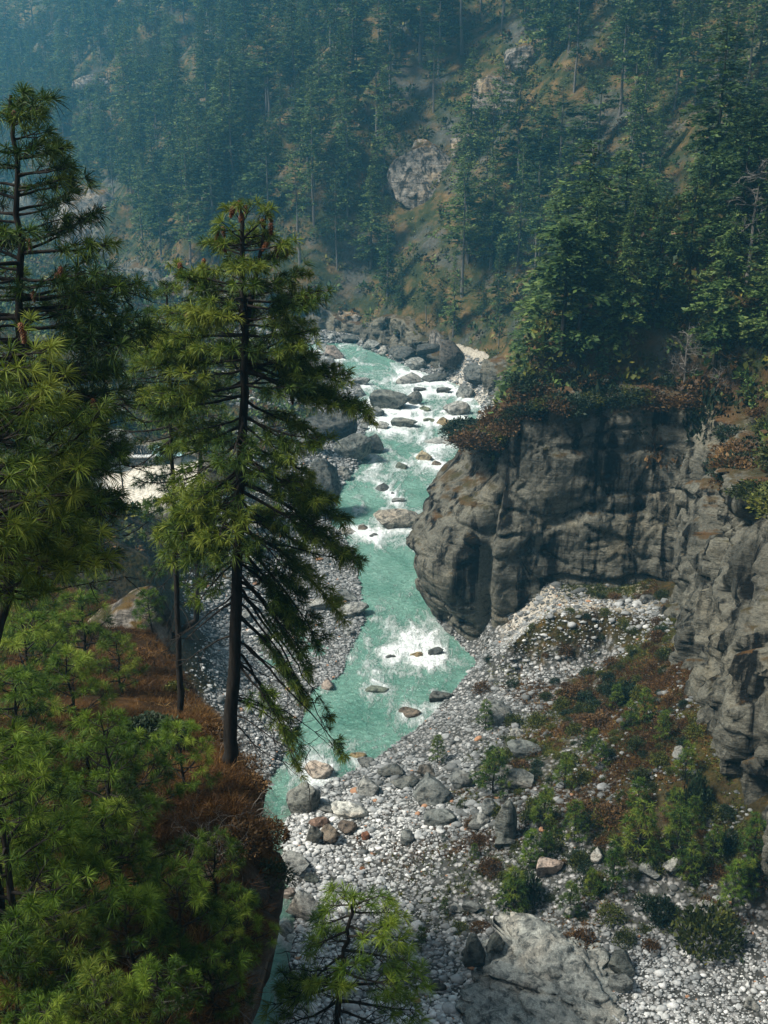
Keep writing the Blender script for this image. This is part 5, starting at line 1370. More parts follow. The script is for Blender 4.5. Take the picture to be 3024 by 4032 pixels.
# --- young pines crowding the near knoll
YP = [young_pine_proto(300 + i, 1.9, 'needle_bright', 86, .2, .0058, .37, .5, 2, .27) for i in range(5)]
YPD = [young_pine_proto(320 + i, 1.9, 'needle', 70, .19, .006, .52, .5, 2, .24) for i in range(2)]
YPT = [young_pine_proto(340 + i, 4.2, 'needle_bright', 70, .21, .0065, .48, .38, 2, .22) for i in range(2)]
def knoll_pines():
    for i, (x, y, h, lab) in enumerate([(-4.5, 10.6, 3.9, 'tallest young pine of the thicket screening the stem of the big left pine'), (-5.4, 11.8, 4.3, 'tall young pine cut by the left edge'), (-4.1, 13.6, 3.3, 'tall young pine right of the one screening the stem')]):
        o = empty('young_pine', (x, y, float(knoll_z(np.array(x), np.array(y))) - .05), lab, 'pine', 'young pines on the near knoll', i * 2.2, h / 4.2)
        link('trunk', YPT[i % 2][0], o); link('crown', YPT[i % 2][1], o)
    L = [(95, 590, 1.6, 'bright young pine at the foot of the big left pine'), (150, 612, 1.5, 'young pine whose tufts reach the slender stem, uppermost of the thicket'), (30, 625, 2.0, 'young pine against the left edge under the big left pine'),
     (118, 665, 1.6, 'vivid green young pine in front of the dark leafy bush'), (70, 690, 1.7, 'young pine with pale tufts left of the dark leafy bush'), (20, 720, 1.9, 'bushy young pine at the left edge beside the pale tufted one'),
     (45, 660, 1.5, 'dim young pine between the edge and the vivid green one'), (180, 760, 1.3, 'low young pine left of the tall pine foot'), (135, 780, 1.6, 'young pine below the dark leafy bush'),
     (205, 800, 1.0, 'short pine by the rust brown patch'), (90, 790, 1.8, 'wide young pine in the middle of the knoll thicket'), (30, 800, 1.8, 'wide young pine at the left edge of the knoll middle'), (160, 835, 1.5, 'young pine with bare twigs to its right'),
     (215, 875, 1.1, 'low pine leaning out at the knoll lip'), (235, 925, 1.0, 'last low pine on the knoll lip before the river'), (110, 870, 1.6, 'yellow green young pine of the lower thicket'), (55, 890, 1.6, 'young pine above the rusty hollow at the left'), (10, 885, 1.4, 'young pine cut by the edge beside the rusty hollow'),
     (180, 930, 1.3, 'young pine above the dark rocky lip'), (130, 950, 1.3, 'dense young pine in the lower thicket'), (70, 975, 1.2, 'brilliant green tufted pine near the bottom left'), (15, 980, 1.2, 'young pine in the bottom left corner'), (210, 985, .9, 'small pine over the dark rocky lip'), (100, 1015, 1.0, 'young pine cut by the bottom edge, left one'), (160, 1010, 1.0, 'young pine cut by the bottom edge, right one'),
     (52, 600, 2.6, 'tall young pine screening the stem of the big left pine'), (15, 590, 2.8, 'tall young pine at the left edge over the others'), (85, 632, 2.2, 'young pine right of the one that screens the stem'), (28, 670, 2.2, 'leggy young pine in the upper left of the thicket'),
     (45, 1040, .9, 'young pine mostly below the bottom edge'), (245, 965, .7, 'tiny pine on the very brink of the knoll')]
    for i, (u, v, h, lab) in enumerate(L):
        if i in (9, 12, 17, 25): continue
        # the pixel is the middle of its crown
        d = ray(u, v); t = np.linspace(3, 60, 2500); P = d * t[:, None] + np.array([0, 0, CAMZ])
        b = (P[:, 2] - h * .6 < knoll_z(P[:, 0], P[:, 1]))
        p = P[int(np.argmax(b))]
        if p[0] > knoll_edge(p[1]) - .15: p[0] = float(knoll_edge(p[1])) - .25
        dark = (i * 7) % 10 < 2
        tr, cr = (YPD[i % 2] if dark else YP[i % 5])
        o = empty('young_pine', (p[0], p[1], float(knoll_z(np.array(p[0]), np.array(p[1]))) - .05), lab, 'pine', 'young pines on the near knoll', i * 1.7, 1.22 * h / 1.9)
        link('trunk', tr, o); link('crown', cr, o)
knoll_pines()

# --- the pine rising from the cliff below the bottom edge
def bottom_pine():
    y0 = 13.8; Q = lambda u, v, dy=0: at_y(u, v, y0 + dy)
    s = Pine(9, 'needle_bright', 62, .22, .0075, 2, .45)
    rt = np.array([float(knoll_edge(14.2)) - 2.2, 14.4, 30.6])
    s.trunk([rt, rt + [.9, -.1, .5], rt + [1.8, -.3, 1.9], Q(338, 1060), Q(338, 1020), Q(341, 970), Q(347, 930), Q(355, 897)], .13, .018, 30)
    R = s.rs; Z = lambda v: Q(340, v)[2]
    for (v0, u1, v1, dy) in [(905, 330, 905, .1), (905, 380, 895, 0), (912, 395, 912, .2), (915, 318, 925, -.2), (925, 402, 938, -.1), (930, 312, 945, .2), (935, 385, 930, -.5), (940, 325, 935, .5), (950, 408, 960, .3), (955, 300, 985, 0), (965, 290, 1000, -.3), (975, 280, 985, .3), (985, 270, 1005, 0), (970, 395, 985, -.3), (985, 420, 975, .1), (1000, 415, 1010, .3), (1000, 275, 1030, -.2), (1010, 400, 1030, -.3), (960, 355, 965, -.8), (980, 330, 985, -.9), (920, 360, 900, .4), (910, 345, 893, -.2)]:
        s.branch(s.at(Z(v0)), Q(u1, v1, dy), .06, fol=.95 if v1 < 1000 else .6, sp=.13, start=.4)
    for i in range(24):
        v0 = 940 + 110 * R.rand(); a = R.rand() * 6.283; A = s.at(Z(v0)); L = .4 + .8 * R.rand(); s.dead(A, A + np.array([math.cos(a) * L, math.sin(a) * L, .1 * R.randn()]), .02)
    s.finish('cliff_pine', 'yellow green pine rising from below the bottom edge before the pebbles', rt)
bottom_pine()

# --- dark leafy bush and bare twigs on the knoll
def leafy_bush(name, u, v, r, label, mat, K, leaf, seed, hit=kn_hit, cat='bush', squash=.8, group=None):
    p = hit(u, v); rs = np.random.RandomState(seed); mb = MB(); tw = MB()
    d = unit(rs.randn(K, 3) * np.array([1, 1, .75]) + np.array([0, 0, .45])); d[:, 2] = np.abs(d[:, 2])
    lump = 1 + .3 * fbm(d * 2.2 + seed, 3, seed)
    P = d * (r * (.45 + .55 * rs.rand(K) ** .5) * lump)[:, None] * np.array([1.15, 1, squash])
    ln = leaf * (.7 + .6 * rs.rand(K)); leafcards(mb, P, unit(d + .7 * rs.randn(K, 3)), ln, ln * (.4 + .2 * rs.rand(K)), np.clip(.45 + .2 * rs.randn(K) + .25 * fbm(P / r * 2.5, 2, seed + 4), 0, 1))
    for i in range(14):
        e = unit(rs.randn(3) * [1, 1, .3] + [0, 0, .8]) * r * (.7 + .3 * rs.rand()) * np.array([1.1, 1, squash]); tube(tw, curve([0, 0, -.1], e, -.1, 5, rs, .1), np.linspace(.012 * r + .008, .004, 5), 4)
    o = empty(name, p, label, cat, group); link('stem', tw.mesh('stem', [M['bark']]), o); link('crown', mb.mesh('crown', [M[mat]]), o)
    return o
leafy_bush('leafy_bush', 148, 745, .85, 'dark glossy leaved bush between the slender and the young pines', 'rhodo', 5200, .11, 21)
leafy_bush('leafy_bush', 262, 840, .45, 'rust red shrub hanging on the brink of the knoll', 'rust', 1600, .07, 22)
leafy_bush('leafy_bush', 255, 790, .5, 'brown withered shrub right of the tall pine foot', 'rust', 1500, .06, 23)
leafy_bush('leafy_bush', 118, 560, 1.6, 'dark round bush behind the orange rock outcrop', 'rhodo', 3000, .2, 24, hit=lambda u, v: np.array([*at_y(u, v, 62.0)[:2], float(ground_z(*[np.array(c) for c in at_y(u, v, 62.0)[:2]]))]))

for i, (u, v, r, lab) in enumerate([(215, 735, .35, 'low rust brown shrub at the foot of the slender stem'), (262, 805, .4, 'red brown heathy shrub on the brink below the tall pine'), (235, 845, .45, 'red brown scrub on the knoll lip beside the low leaning pine'), (140, 660, .5, 'tawny shrub on the bare grass left of the slender stem'), (175, 690, .3, 'small olive shrub just left of the slender stem'), (105, 640, .5, 'brown shrub below the orange rock outcrop'), (200, 675, .4, 'tawny shrub between the slender and the half hidden pine'), (268, 880, .4, 'dark brown scrub hanging from the knoll lip')]):
    leafy_bush('low_shrub', u, v, r, lab, ['rust', 'rust', 'rust', 'drygrass', 'shrub', 'rust', 'drygrass', 'rhodo'][i], 900, .07, 40 + i)

def twig_shrub(u, v, h, seed, label, mat='deadwood', hit=kn_hit, lean=(0, 0, 1)):
    p = hit(u, v)
    rs = np.random.RandomState(seed); mb = MB()
    def br(p0, d, L, r, lv):
        n = 6; pts = [np.asarray(p0, float)]
        for i in range(n): d = unit(d + .3 * rs.randn(3)); pts.append(pts[-1] + d * L / n)
        tube(mb, pts, np.linspace(r, r * .3, n + 1), 3)
        if lv < 2:
            for _ in range(5): br(pts[rs.randint(2, n + 1)], unit(d + .9 * rs.randn(3)), L * (.35 + .3 * rs.rand()), r * .55, lv + 1)
    for _ in range(7): br((0, 0, -.05), unit(np.array(lean) + .6 * rs.randn(3)), h * (.6 + .5 * rs.rand()), .006 + .004 * h, 0)
    o = empty('bare_shrub', p, label, 'bare shrub'); link('stem', mb.mesh('stem', [M[mat]]), o)
for i, (u, v, h, lab, ln) in enumerate([
   (205, 850, .9, 'leafless grey twigs in front of the rust red shrub', (.5, 0, .8)), (250, 815, .9, 'bare twigs leaning over the brink right of the tall pine', (.8, 0, .5)), (264, 775, 1.1, 'tangle of bare grey twigs hanging at the knoll brink', (.6, 0, .3)), (268, 745, 1.2, 'bare grey shrub under the lowest pine limbs', (.7, 0, .5)),
   (80, 840, .8, 'grey dead branches in the knoll thicket', (.2, 0, .8)), (130, 905, .8, 'bare twigs among the lower young pines', (.4, 0, .7)), (210, 1000, 1.0, 'bare grey bush at the bottom of the knoll', (.3, 0, .6)), (150, 1000, .8, 'low silvery twigs at the bottom edge', (.3, 0, .5)), (40, 940, .7, 'dead forked twigs above the bottom left pines', (.2, 0, .8)), (180, 885, .8, 'fine leafless shrub in the dark of the knoll lip', (.5, 0, .5))]):
    twig_shrub(u, v, h, 600 + i, lab, 'deadwood' if i % 3 else 'greybark', lean=ln)

# --- dry grass on the knoll
def dry_grass():
    N = 90000
    Y = 5 + 50 * RS.rand(N) ** 1.2; A = .02 + 9 * RS.rand(N) * (.35 + Y / 30); X = knoll_edge(Y) - A
    n1 = noise2(X, Y, .5, 81, 3)
    ok = n1 + .22 * RS.randn(N) > -.08
    X, Y = X[ok], Y[ok]; Z = knoll_z(X, Y); n = len(X)
    mb = MB(); sc = .8 + Y / 40
    tufts(mb, np.stack([X, Y, Z - .02], 1), np.tile([0, 0, 1.0], (n, 1)) + .3 * RS.randn(n, 3), 9, .36, .013, .35, .75, 1, np.clip(.42 + .3 * noise2(X, Y, .35, 82, 2) + .15 * RS.randn(n), 0, 1))
    o = link('grass', mb.mesh('grass', [M['drygrass']]), kind='stuff'); o['label'] = 'dry orange brown grass on the near knoll'
dry_grass()

# --- orange rock outcrop on the far end of the knoll
def knoll_outcrop():
    p = at_y(122, 578, 41.0)
    gz = float(knoll_z(np.array(p[0]), np.array(p[1])))
    vv, f = rock_shape(5, 611, 12, .14, .6, .9)
    st = ridged(vv * np.array([1.2, 1.2, 3]), 4, 9) - .6
    vv = vv - unit(vv) * (.16 * np.maximum(st, 0))[:, None]
    o = link('rock_outcrop', make_mesh('rock_outcrop', vv, f, [M['outcrop']], True, {'tone': np.full(len(vv), .6)}))
    o.scale = (1.9, 2.4, 2.6); o.location = (p[0], p[1], min(gz, p[2]) - .5); o.rotation_euler = (-.1, .35, .2)
    tag(o, 'orange and grey rock outcrop at the far end of the knoll', 'rock')
knoll_outcrop()

# ------------------------------------------------------------------ scree slope: small pines and bushes
SP = [young_pine_proto(400 + i, 3.6, 'needle', 18, .34, .034, .5, .24 + .03 * (i % 3), 1, .27) for i in range(4)]
SPB = [young_pine_proto(420 + i, 3.6, 'needle_bright', 18, .34, .034, .34, .28, 1, .27) for i in range(2)]
def scree_hit(u, v): return hit_surf(u, v)
def scree_pines():
    L = [(230, 355, 130, 0, 'small dark pine close to the river corner of the scree'), (690, 640, 190, 0, 'dark pine right of the standing stone'), (470, 480, 200, 0, 'thin dark pine behind the massive scree boulder'), (630, 800, 170, 1, 'green pine below the standing stone'),
     (1100, 770, 260, 0, 'slim pine with bare stem in the middle of the scree'), (1255, 790, 250, 0, 'slim pine with bare stem right of the middle one'), (820, 690, 180, 0, 'thin sapling left of the orange grass'), (560, 1010, 210, 0, 'dark bushy pine on the lower left of the scree'),
     (985, 900, 210, 1, 'bright sapling above the lower bushes'), (1500, 980, 220, 1, 'slim green pine near the right edge of the scree'), (1320, 870, 180, 0, 'sapling beside the pale sapling boulder'), (800, 1000, 150, 0, 'sapling by the grey stone on the lower scree'), (1090, 560, 150, 1, 'fresh green sapling high on the scree'),
     (780, 460, 150, 0, 'faint sapling on the upper scree'), (930, 380, 130, 0, 'dark sapling under the cliff bench'), (900, 310, 110, 0, 'small sapling closest to the cliff bench'), (1420, 780, 170, 0, 'sapling in front of the dark cave foot'), (1590, 760, 190, 1, 'bushy green pine at the right edge under the cliff'),
     (390, 760, 70, 0, 'tiny pine on the bare gravel patch'), (262, 1000, 80, 0, 'tiny pine beside the split rock'), (160, 1130, 90, 0, 'tiny dark pine above the pebble beach bushes'), (1000, 120, 110, 0, 'dark pine on the ledge at the cliff foot'), (1120, 180, 150, 0, 'dense dark pine in the corner of the cliffs'), (1060, 200, 120, 0, 'shadowy pine left of the cliff corner'), (1200, 260, 140, 0, 'dark pine against the right hand cliff'),
     (1300, 420, 160, 0, 'dark pine under the shadowed overhang'), (1250, 600, 150, 0, 'dark sapling amid orange grass on the right'), (1560, 930, 170, 0, 'sapling at the right edge above the beach'), (700, 760, 120, 1, 'low pine by the pink broken boulder'), (890, 930, 130, 0, 'stunted pine among the lower bushes'), (1330, 640, 150, 0, 'pine sapling near the foot of the pale cliff'), (440, 200, 120, 0, 'thin pine at the upper river edge of the scree')]
    for i, (cx, cy_, hp, br, lab) in enumerate(L):
        u, v = c6(cx, cy_, 0, 0)[:2]; p = scree_hit(u, v); h = 1.2 * hp * .23147 * depth_of(p) / FPX
        tr, cr = SPB[i % 2] if br else SP[i % 4]
        o = empty('sapling_pine', (p[0], p[1], p[2] - .1), lab, 'pine', 'small pines on the scree', i * 2.1); s = h / 3.6; o.scale = (s * (.9 + .3 * RS.rand()),) * 2 + (s,)
        link('trunk', tr, o); link('crown', cr, o)
scree_pines()
def bush_proto(seed, mat, K=1500, leaf=.14):
    rs = np.random.RandomState(seed); mb = MB()
    d = unit(rs.randn(K, 3)); d[:, 2] = np.abs(d[:, 2])
    P = d * ((.35 + .65 * rs.rand(K) ** .6) * (1 + .45 * fbm(d * 2.4 + seed, 3, seed)))[:, None] * np.array([1, 1, .75])
    ln = leaf * (.7 + .8 * rs.rand(K)); leafcards(mb, P, unit(d + .8 * rs.randn(K, 3) + [0, 0, .3]), ln, ln * (.35 + .25 * rs.rand(K)), np.clip(.42 + .17 * rs.randn(K) + .3 * fbm(P * 2.5, 2, seed + 4), 0, 1))
    return mb.mesh('shrub', [M[mat]])
BS = {k: [bush_proto(700 + i * 10 + j, k) for j in range(3)] for i, k in enumerate(('shrub', 'rust', 'rhodo'))}
def bushes():
    big = [(1390, 1120, 300, 190, 'shrub', 'broad bright olive bush at the edge of the lower right beach'), (1200, 1010, 150, 120, 'rhodo', 'dark bush left of the broad olive bush'), (900, 900, 120, 110, 'shrub', 'olive bush among the saplings of the lower scree'), (600, 950, 190, 180, 'rhodo', 'big dark bush on the lower left of the scree'), (850, 1140, 170, 90, 'rust', 'brown bush above the great bedrock slab'), (700, 1110, 120, 80, 'shrub', 'olive bush left of the brown one above the bedrock slab'),
      (590, 380, 130, 60, 'rust', 'pinkish brown bush on the upper scree behind the standing stone'), (850, 780, 90, 70, 'shrub', 'small round olive bush in the middle of the scree'), (740, 680, 160, 60, 'shrub', 'yellow green low bush right of the standing stone'), (980, 580, 170, 60, 'rust', 'orange grass clump high in the middle of the scree'), (1120, 600, 150, 60, 'rust', 'orange clump right of the middle sapling'), (330, 1070, 110, 40, 'shrub', 'low olive tuft on the rusty patch'), (420, 1060, 100, 40, 'rust', 'orange tuft beside the olive one on the rusty patch'),
      (260, 680, 40, 36, 'rhodo', 'tiny dark tuft on the gravel near the round boulder'), (1150, 1150, 90, 60, 'rust', 'brown shrub left of the broad olive bush, in front'), (1040, 1120, 110, 70, 'shrub', 'yellowish shrub before the brown shrub'), (1440, 820, 110, 60, 'rust', 'rusty shrub on the right of the scree'), (1600, 840, 140, 90, 'rhodo', 'dark bush at the right edge of the scree'), (1350, 540, 140, 200, 'rhodo', 'tall dark thicket below the shadowed overhang'), (1480, 720, 130, 120, 'rhodo', 'dark thicket at the foot of the right cliff'),
      (940, 190, 200, 60, 'rust', 'brown scrub on the bench below the cliff face'), (1050, 80, 150, 120, 'rhodo', 'black green thicket in the corner under the cliffs'), (820, 60, 150, 60, 'rust', 'orange brown scrub on the rubble bench'), (430, 30, 100, 50, 'rust', 'small orange scrub at the river end of the rubble bench'), (560, 180, 90, 60, 'shrub', 'olive shrub on the upper scree near the river'), (540, 640, 80, 50, 'shrub', 'low olive shrub at the foot of the standing stone'), (480, 560, 80, 50, 'shrub', 'mossy shrub left of the standing stone'), (340, 540, 60, 50, 'shrub', 'mossy shrub behind the long dark boulder')]
    for i, (cx, cyb, w, h, mt, lab) in enumerate(big):
        u, v = c6(cx, cyb, 0, 0)[:2]; p = scree_hit(u, v); k = depth_of(p) / FPX * .23147
        o = link('shrub', BS[mt][i % 3]); o.location = (p[0], p[1], p[2] - .1); o.scale = (w * k / 2, w * k / 2 * .9, h * k / .95); o.rotation_euler = (0, 0, i * 1.3)
        tag(o, lab, 'bush')
    # the many small bushes of the scree
    N = 1600; X = RS.uniform(0, 24, N); Y = RS.uniform(46, 86, N); idx, fd = foot_query(X, Y); D = pebble_density(X, Y); Zg = ground_z(X, Y)
    U, V, dep = proj(np.stack([X, Y, Zg], -1)); ok = (fd < -.5) & (Zg > 2.0) & (U < 790) & (V < 1035) & (RS.rand(N) > D * 1.3)
    tk = []
    for x, y, z, u, v in zip(X[ok], Y[ok], Zg[ok], U[ok], V[ok]):
        if len(tk) >= 260 or any((x - a) ** 2 + (y - b) ** 2 < .9 for a, b in tk): continue
        tk.append((x, y)); q = RS.rand(); mt = 'shrub' if q < .5 else ('rhodo' if q < .72 else 'rust'); w = .35 + .6 * RS.rand() ** 1.5
        o = link('shrub', BS[mt][len(tk) % 3]); o.location = (x, y, z - .08); o.scale = (w, w, w * (.7 + .7 * RS.rand())); o.rotation_euler = (0, 0, RS.rand() * 6)
        tag(o, f"{'small' if w < .55 else 'knee high'} {dict(shrub='olive', rhodo='dark green', rust='brown')[mt]} shrub on the scree {near_phrase(float(u), float(v))}", 'bush', 'low shrubs on the scree')
    # bushes over the cliff top
    for i, (u, v, w, h, mt, lab) in enumerate([(658, 455, 62, 50, 'rust', 'big ochre brown bush on the cliff top right of the overhang'), (720, 440, 70, 60, 'rhodo', 'dark olive bush right of the ochre brown bush'), (700, 400, 70, 30, 'rust', 'rusty bush on the slope behind the ochre brown one'), (500, 425, 46, 24, 'rust', 'rusty clump on the cliff nose'), (540, 398, 60, 24, 'rust', 'rust brown clump on the spur above the cliff nose'), (585, 405, 76, 40, 'rhodo', 'dark overhanging bush at the cliff rim'), (455, 455, 26, 20, 'rhodo', 'dark bush hanging from the cliff nose over the river'), (625, 425, 60, 26, 'rhodo', 'black bush in the hollow behind the cliff rim'), (745, 480, 50, 30, 'rust', 'rusty clump at the right frame edge above the cliff')]):
        p = hill_hit(u, v)
        if p is None: continue
        k = depth_of(p) / FPX
        o = link('shrub', BS[mt][i % 3]); o.location = (p[0], p[1], p[2] - .2); o.scale = (w * k / 2, w * k / 2, h * k / .9); o.rotation_euler = (0, 0, i * 2.3); tag(o, lab, 'bush')
    # scrub along the rim of the cliff
    k = 0
    for sq in np.concatenate([np.arange(s_of(2.2), s_of(8.2), 1.0), np.arange(s_of(8.2), s_of(14.5), .75)]):
        fx, fy = np.interp(sq, FS, FP[:, 0]), np.interp(sq, FS, FP[:, 1]); nx_, ny_ = np.interp(sq, FS, FNRM[:, 0]), np.interp(sq, FS, FNRM[:, 1])
        d = 1.4 + 4.5 * RS.rand(); x, y = fx + nx_ * d, fy + ny_ * d; z = float(np.interp(sq, FS, FTs)) + .5
        mt = ('rhodo', 'rust', 'rhodo', 'rust', 'shrub')[k % 5]; w = .9 + 1.0 * RS.rand()
        o = link('shrub', BS[mt][k % 3]); o.location = (x, y, max(z, float(hill_z(np.array(x), np.array(y))) if d > 4.5 else z) - .3); o.scale = (w * 1.25, w * 1.1, w * .85); o.rotation_euler = (.2, 0, k * 2.0)
        u, v, _ = proj((x, y, z)); tag(o, f"{dict(shrub='olive', rhodo='blackish green', rust='brown')[mt]} scrub on the cliff rim, {'over the river nose' if u < 500 else ('above the middle of the face' if u < 590 else ('near the right hand corner' if u < 690 else 'above the right hand wall'))}", 'bush', 'scrub along the cliff rim'); k += 1
bushes()
def scree_tufts():
    N = 95000
    X = RS.uniform(-2, 24, N); Y = RS.uniform(46, 90, N); idx, fd = foot_query(X, Y)
    D = pebble_density(X, Y); ok = (fd < .5) & (RS.rand(N) > D * 1.12) & (X > XR(Y) + 3) & (noise2(X, Y, .35, 88, 3) + .25 * RS.randn(N) > -.05)
    X, Y = X[ok], Y[ok]; n = len(X); Z = ground_z(X, Y); tn = np.clip(.45 + .35 * noise2(X, Y, .22, 89, 2) + .15 * RS.randn(n), 0, 1)
    w = noise2(X, Y, .18, 90, 2) + .2 * RS.randn(n)
    for s, mt, lab in ((w > 0.0, 'drygrass', 'dry brown grass tufts on the scree'), (w <= 0.0, 'shrub', 'olive grass and creeping scrub on the scree')):
        mb = MB(); m = int(s.sum()); tufts(mb, np.stack([X[s], Y[s], Z[s]], 1), np.tile([0, 0, 1.0], (m, 1)) + .3 * RS.randn(m, 3), 9, .42, .05, .3, .9, 1, tn[s])
        o = link('grass', mb.mesh('grass', [M[mt]]), kind='stuff'); o['label'] = lab
    # rusty grass on the slope above the cliff
    N = 16000; X = RS.uniform(4, 48, N); Y = RS.uniform(50, 125, N); idx, fd = foot_query(X, Y); ok = (fd > 4) & (fd < 30) & (noise2(X, Y, .15, 92, 3) + .25 * RS.randn(N) > -.1)
    X, Y = X[ok], Y[ok]; n = len(X); mb = MB(); tufts(mb, np.stack([X, Y, hill_z(X, Y)], 1), np.tile([0, 0, 1.0], (n, 1)) + .35 * RS.randn(n, 3), 9, .55, .06, .3, .9, 1, np.clip(.4 + .3 * noise2(X, Y, .2, 93, 2) + .15 * RS.randn(n), 0, 1))
    o = link('grass', mb.mesh('grass', [M['drygrass']]), kind='stuff'); o['label'] = 'rusty grass on the slope above the cliff'
scree_tufts()

# ------------------------------------------------------------------ terrace: dry stone walls, hut, pole
def stone_wall(P0, P1, h, th, label, capped=False):
    P0, P1 = np.array(P0), np.array(P1); L = np.linalg.norm((P1 - P0)[:2]); ax = (P1 - P0) / L; nr = np.array([-ax[1], ax[0], 0])
    rs = np.random.RandomState(int(L * 100)); mb = MB()
    pv, pf = rock_shape(1, 5, 6, 0, .7, .95)
    z = 0
    while z < h:
        hh = .16 + .08 * rs.rand(); x = 0
        while x < L:
            w = .25 + .3 * rs.rand(); q = pv * np.array([w * .56, th * .55, hh * .62]) * (1 + .1 * rs.rand())
            c = P0 + ax * (x + w / 2) + np.array([0, 0, z + hh / 2]) + nr * .04 * rs.randn()
            mb.add(c + q[:, :1] * ax + q[:, 1:2] * nr + q[:, 2:] * np.array([0, 0, 1]), pf, np.clip(.22 + .1 * rs.randn(), 0, 1)); x += w
        z += hh
    b = P0.copy(); mb.v = [v - b for v in mb.v]
    o = empty('stone_wall', b, label, 'stone wall'); link('masonry', mb.mesh('masonry', [M['stone']], True), o)
    if capped:
        cb = MB(); n = 14; xs = np.linspace(0, L, n)
        for i in range(n - 1):
            a, c = ax * xs[i], ax * (xs[i + 1] - .03); t_ = nr * th * .62; z0, z1 = np.array([0, 0, h + .02]), np.array([0, 0, h + .14 + .03 * rs.rand()])
            vs_ = [a - t_ + z0, c - t_ + z0, c + t_ + z0, a + t_ + z0, a - t_ + z1, c - t_ + z1, c + t_ + z1, a + t_ + z1]
            cb.add(vs_, [[0, 3, 2, 1], [4, 5, 6, 7], [0, 1, 5, 4], [1, 2, 6, 5], [2, 3, 7, 6], [3, 0, 4, 7]], .75)
        link('coping', cb.mesh('coping', [M['stone']]), o)
def terrace():
    a, b = hit_surf(127, 464), hit_surf(157, 467)
    stone_wall((a[0], a[1], a[2] - .2), (b[0], b[1], a[2] - .2), 1.0, .6, 'low grey dry stone wall with pale coping on the sandy terrace', True)
    d = np.array([.3, 3.0, 0]); stone_wall((a[0] + .2, a[1] + 2.6, a[2]), (b[0] + .6, b[1] + 2.6, a[2]), 1.3, .6, 'upper grey dry stone wall behind the coped terrace wall')
    # hut with a bluish roof
    c = hit_surf(166, 466); mb = MB()
    w, dp, h = 1.5, 1.3, 1.4
    def boxv(x0, x1, y0, y1, z0, z1): return [(x0, y0, z0), (x1, y0, z0), (x1, y1, z0), (x0, y1, z0), (x0, y0, z1), (x1, y0, z1), (x1, y1, z1), (x0, y1, z1)]
    BF = [[0, 3, 2, 1], [4, 5, 6, 7], [0, 1, 5, 4], [1, 2, 6, 5], [2, 3, 7, 6], [3, 0, 4, 7]]
    o = empty('hut', (c[0] + .2, c[1] + 1.5, c[2] - .1), 'small stone hut with pale blue roof behind the slender stem', 'hut')
    mb.add(boxv(-w, w, -dp, dp, 0, h), BF, .4); mb.add([(-w, -dp * .98, h), (-w, dp * .98, h), (-w, 0, h + .7), (w, -dp * .98, h), (w, dp * .98, h), (w, 0, h + .7)], [[0, 2, 1], [3, 4, 5]], .4)
    link('wall', mb.mesh('wall', [M['stone']]), o)
    rm = bpy.data.materials.new('blue_roof'); rm.use_nodes = True; rm.node_tree.nodes['Principled BSDF'].inputs['Base Color'].default_value = (.25, .42, .44, 1); rm.node_tree.nodes['Principled BSDF'].inputs['Roughness'].default_value = .6
    rb = MB()
    for sg in (-1, 1):
        y0, y1 = 0.0, sg * (dp + .3); z0, z1 = h + .78, h - .1
        for i in range(16):
            x0 = -w - .2 + i * (2 * w + .4) / 16; x1 = x0 + (2 * w + .4) / 16; e0, e1 = (.0, .05) if i % 2 else (.05, .0)
            q = [(x0, y0, z0 + e0), (x1, y0, z0 + e1), (x1, y1, z1 + e1), (x0, y1, z1 + e0)]; q2 = [(x_, y_, z_ - .04) for (x_, y_, z_) in q]
            rb.add(q + q2, [[0, 1, 2, 3], [4, 7, 6, 5], [0, 4, 5, 1], [2, 6, 7, 3], [1, 5, 6, 2], [3, 7, 4, 0]], .5)
    link('roof', rb.mesh('roof', [rm]), o)
    db = MB(); db.add(boxv(-.35, .35, -dp - .03, -dp + .05, 0, 1.15), BF, .1); link('door', db.mesh('door', [M['bark']]), o)
    p = hit_surf(123, 487); pm = MB(); tube(pm, [(0, 0, -.3), (-.05, 0, 1.6), (-.2, 0, 3.4)], [.09, .08, .06], 6); tube(pm, [(-.5, 0, 2.6), (.25, 0, 2.55)], [.05, .05], 5)
    o = empty('wooden_pole', p, 'leaning dark wooden pole on the sandy terrace', 'pole'); link('post', pm.mesh('post', [M['bark']]), o)
terrace()
def knoll_leaf_trees(): pass

# ------------------------------------------------------------------ camera, light, air
cam = bpy.data.cameras.new('camera'); cam.sensor_fit = 'VERTICAL'; cam.sensor_height = 24.0
cam.lens = 24.0 * FPX / H; cam.clip_start = 0.1; cam.clip_end = 3000
co = bpy.data.objects.new('camera', cam); COL.objects.link(co)
co.location = (0, 0, CAMZ); co.rotation_euler = (math.pi / 2 - PITCH, 0, 0)
SC.camera = co

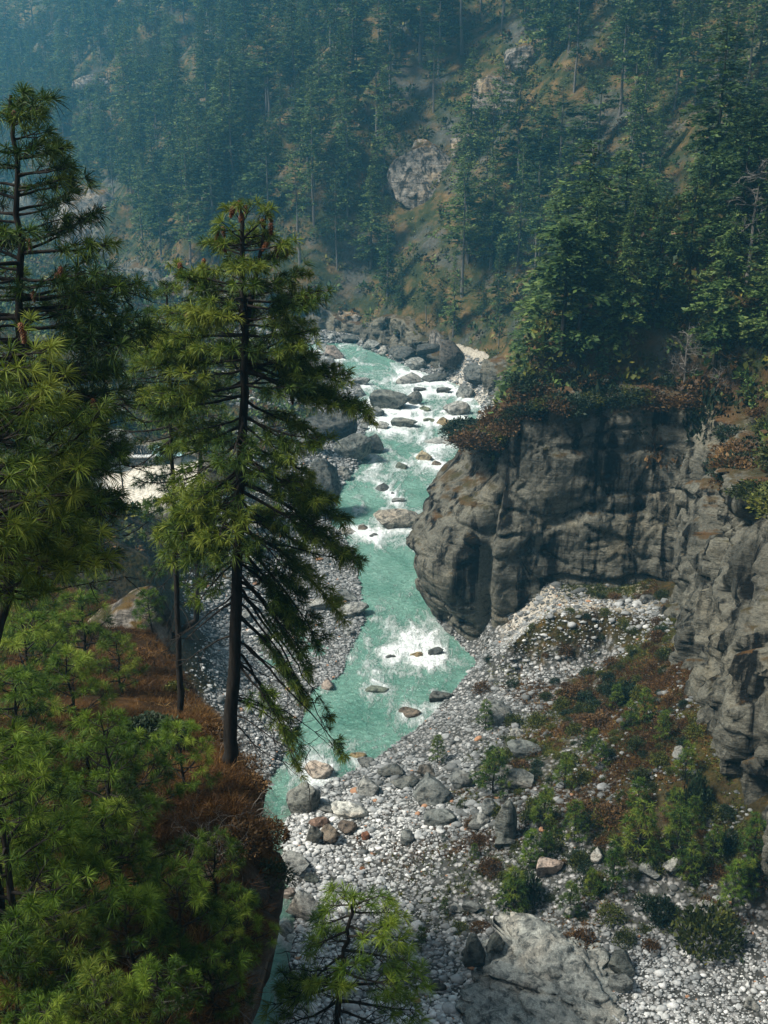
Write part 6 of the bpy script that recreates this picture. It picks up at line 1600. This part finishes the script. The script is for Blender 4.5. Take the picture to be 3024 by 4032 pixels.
SUN_EL, SUN_AZ = rad(52), rad(-104)      # azimuth from +Y towards +X
wd = bpy.data.worlds.new('World'); SC.world = wd; wd.use_nodes = True
nt = wd.node_tree
sky = nt.nodes.new('ShaderNodeTexSky'); sky.sky_type = 'NISHITA'; sky.sun_disc = False
sky.sun_elevation = SUN_EL; sky.sun_rotation = SUN_AZ; sky.dust_density = 3.0
bg = nt.nodes['Background']; bg.inputs['Strength'].default_value = 0.05
hs = nt.nodes.new('ShaderNodeHueSaturation'); hs.inputs['Saturation'].default_value = 0.4      # overcast: the blue is washed out of the sky
nt.links.new(sky.outputs[0], hs.inputs['Color']); nt.links.new(hs.outputs[0], bg.inputs['Color'])
sl = bpy.data.lights.new('sun', 'SUN'); sl.energy = 3.3; sl.angle = rad(10); sl.color = (1.0, 0.95, 0.86)
so = bpy.data.objects.new('sun', sl); COL.objects.link(so)
dv = Vector((math.sin(SUN_AZ) * math.cos(SUN_EL), math.cos(SUN_AZ) * math.cos(SUN_EL), math.sin(SUN_EL)))
so.rotation_euler = dv.to_track_quat('Z', 'Y').to_euler()

def build_haze():
    m = bpy.data.materials.new('valley_air'); m.use_nodes = True; t = m.node_tree; t.nodes.clear()
    out = t.nodes.new('ShaderNodeOutputMaterial'); v = t.nodes.new('ShaderNodeVolumePrincipled')
    v.inputs['Color'].default_value = (0.2, 0.68, 1.0, 1); v.inputs['Density'].default_value = HAZE_D
    v.inputs['Anisotropy'].default_value = 0.3
    t.links.new(v.outputs[0], out.inputs['Volume'])
    x0, x1, y0, y1, z0, z1 = -320, 300, -60, 640, -14, 420
    vs = [(x, y, z) for x in (x0, x1) for y in (y0, y1) for z in (z0, z1)]
    f = np.array([(0, 1, 3, 2), (4, 6, 7, 5), (0, 4, 5, 1), (2, 3, 7, 6), (0, 2, 6, 4), (1, 5, 7, 3)])
    link('haze', make_mesh('haze', vs, f, [m]), kind='stuff')
HAZE_D = 0.0005
build_haze()

vs = SC.view_settings
SC.display_settings.display_device = 'sRGB'
vs.view_transform = 'Standard'; vs.look = 'None'; vs.exposure = 1.45; vs.gamma = 1.0
cy = SC.cycles
cy.max_bounces = 6; cy.diffuse_bounces = 3; cy.glossy_bounces = 2; cy.transmission_bounces = 3; cy.volume_bounces = 1
cy.use_denoising = True
cy.caustics_reflective = False; cy.caustics_refractive = False
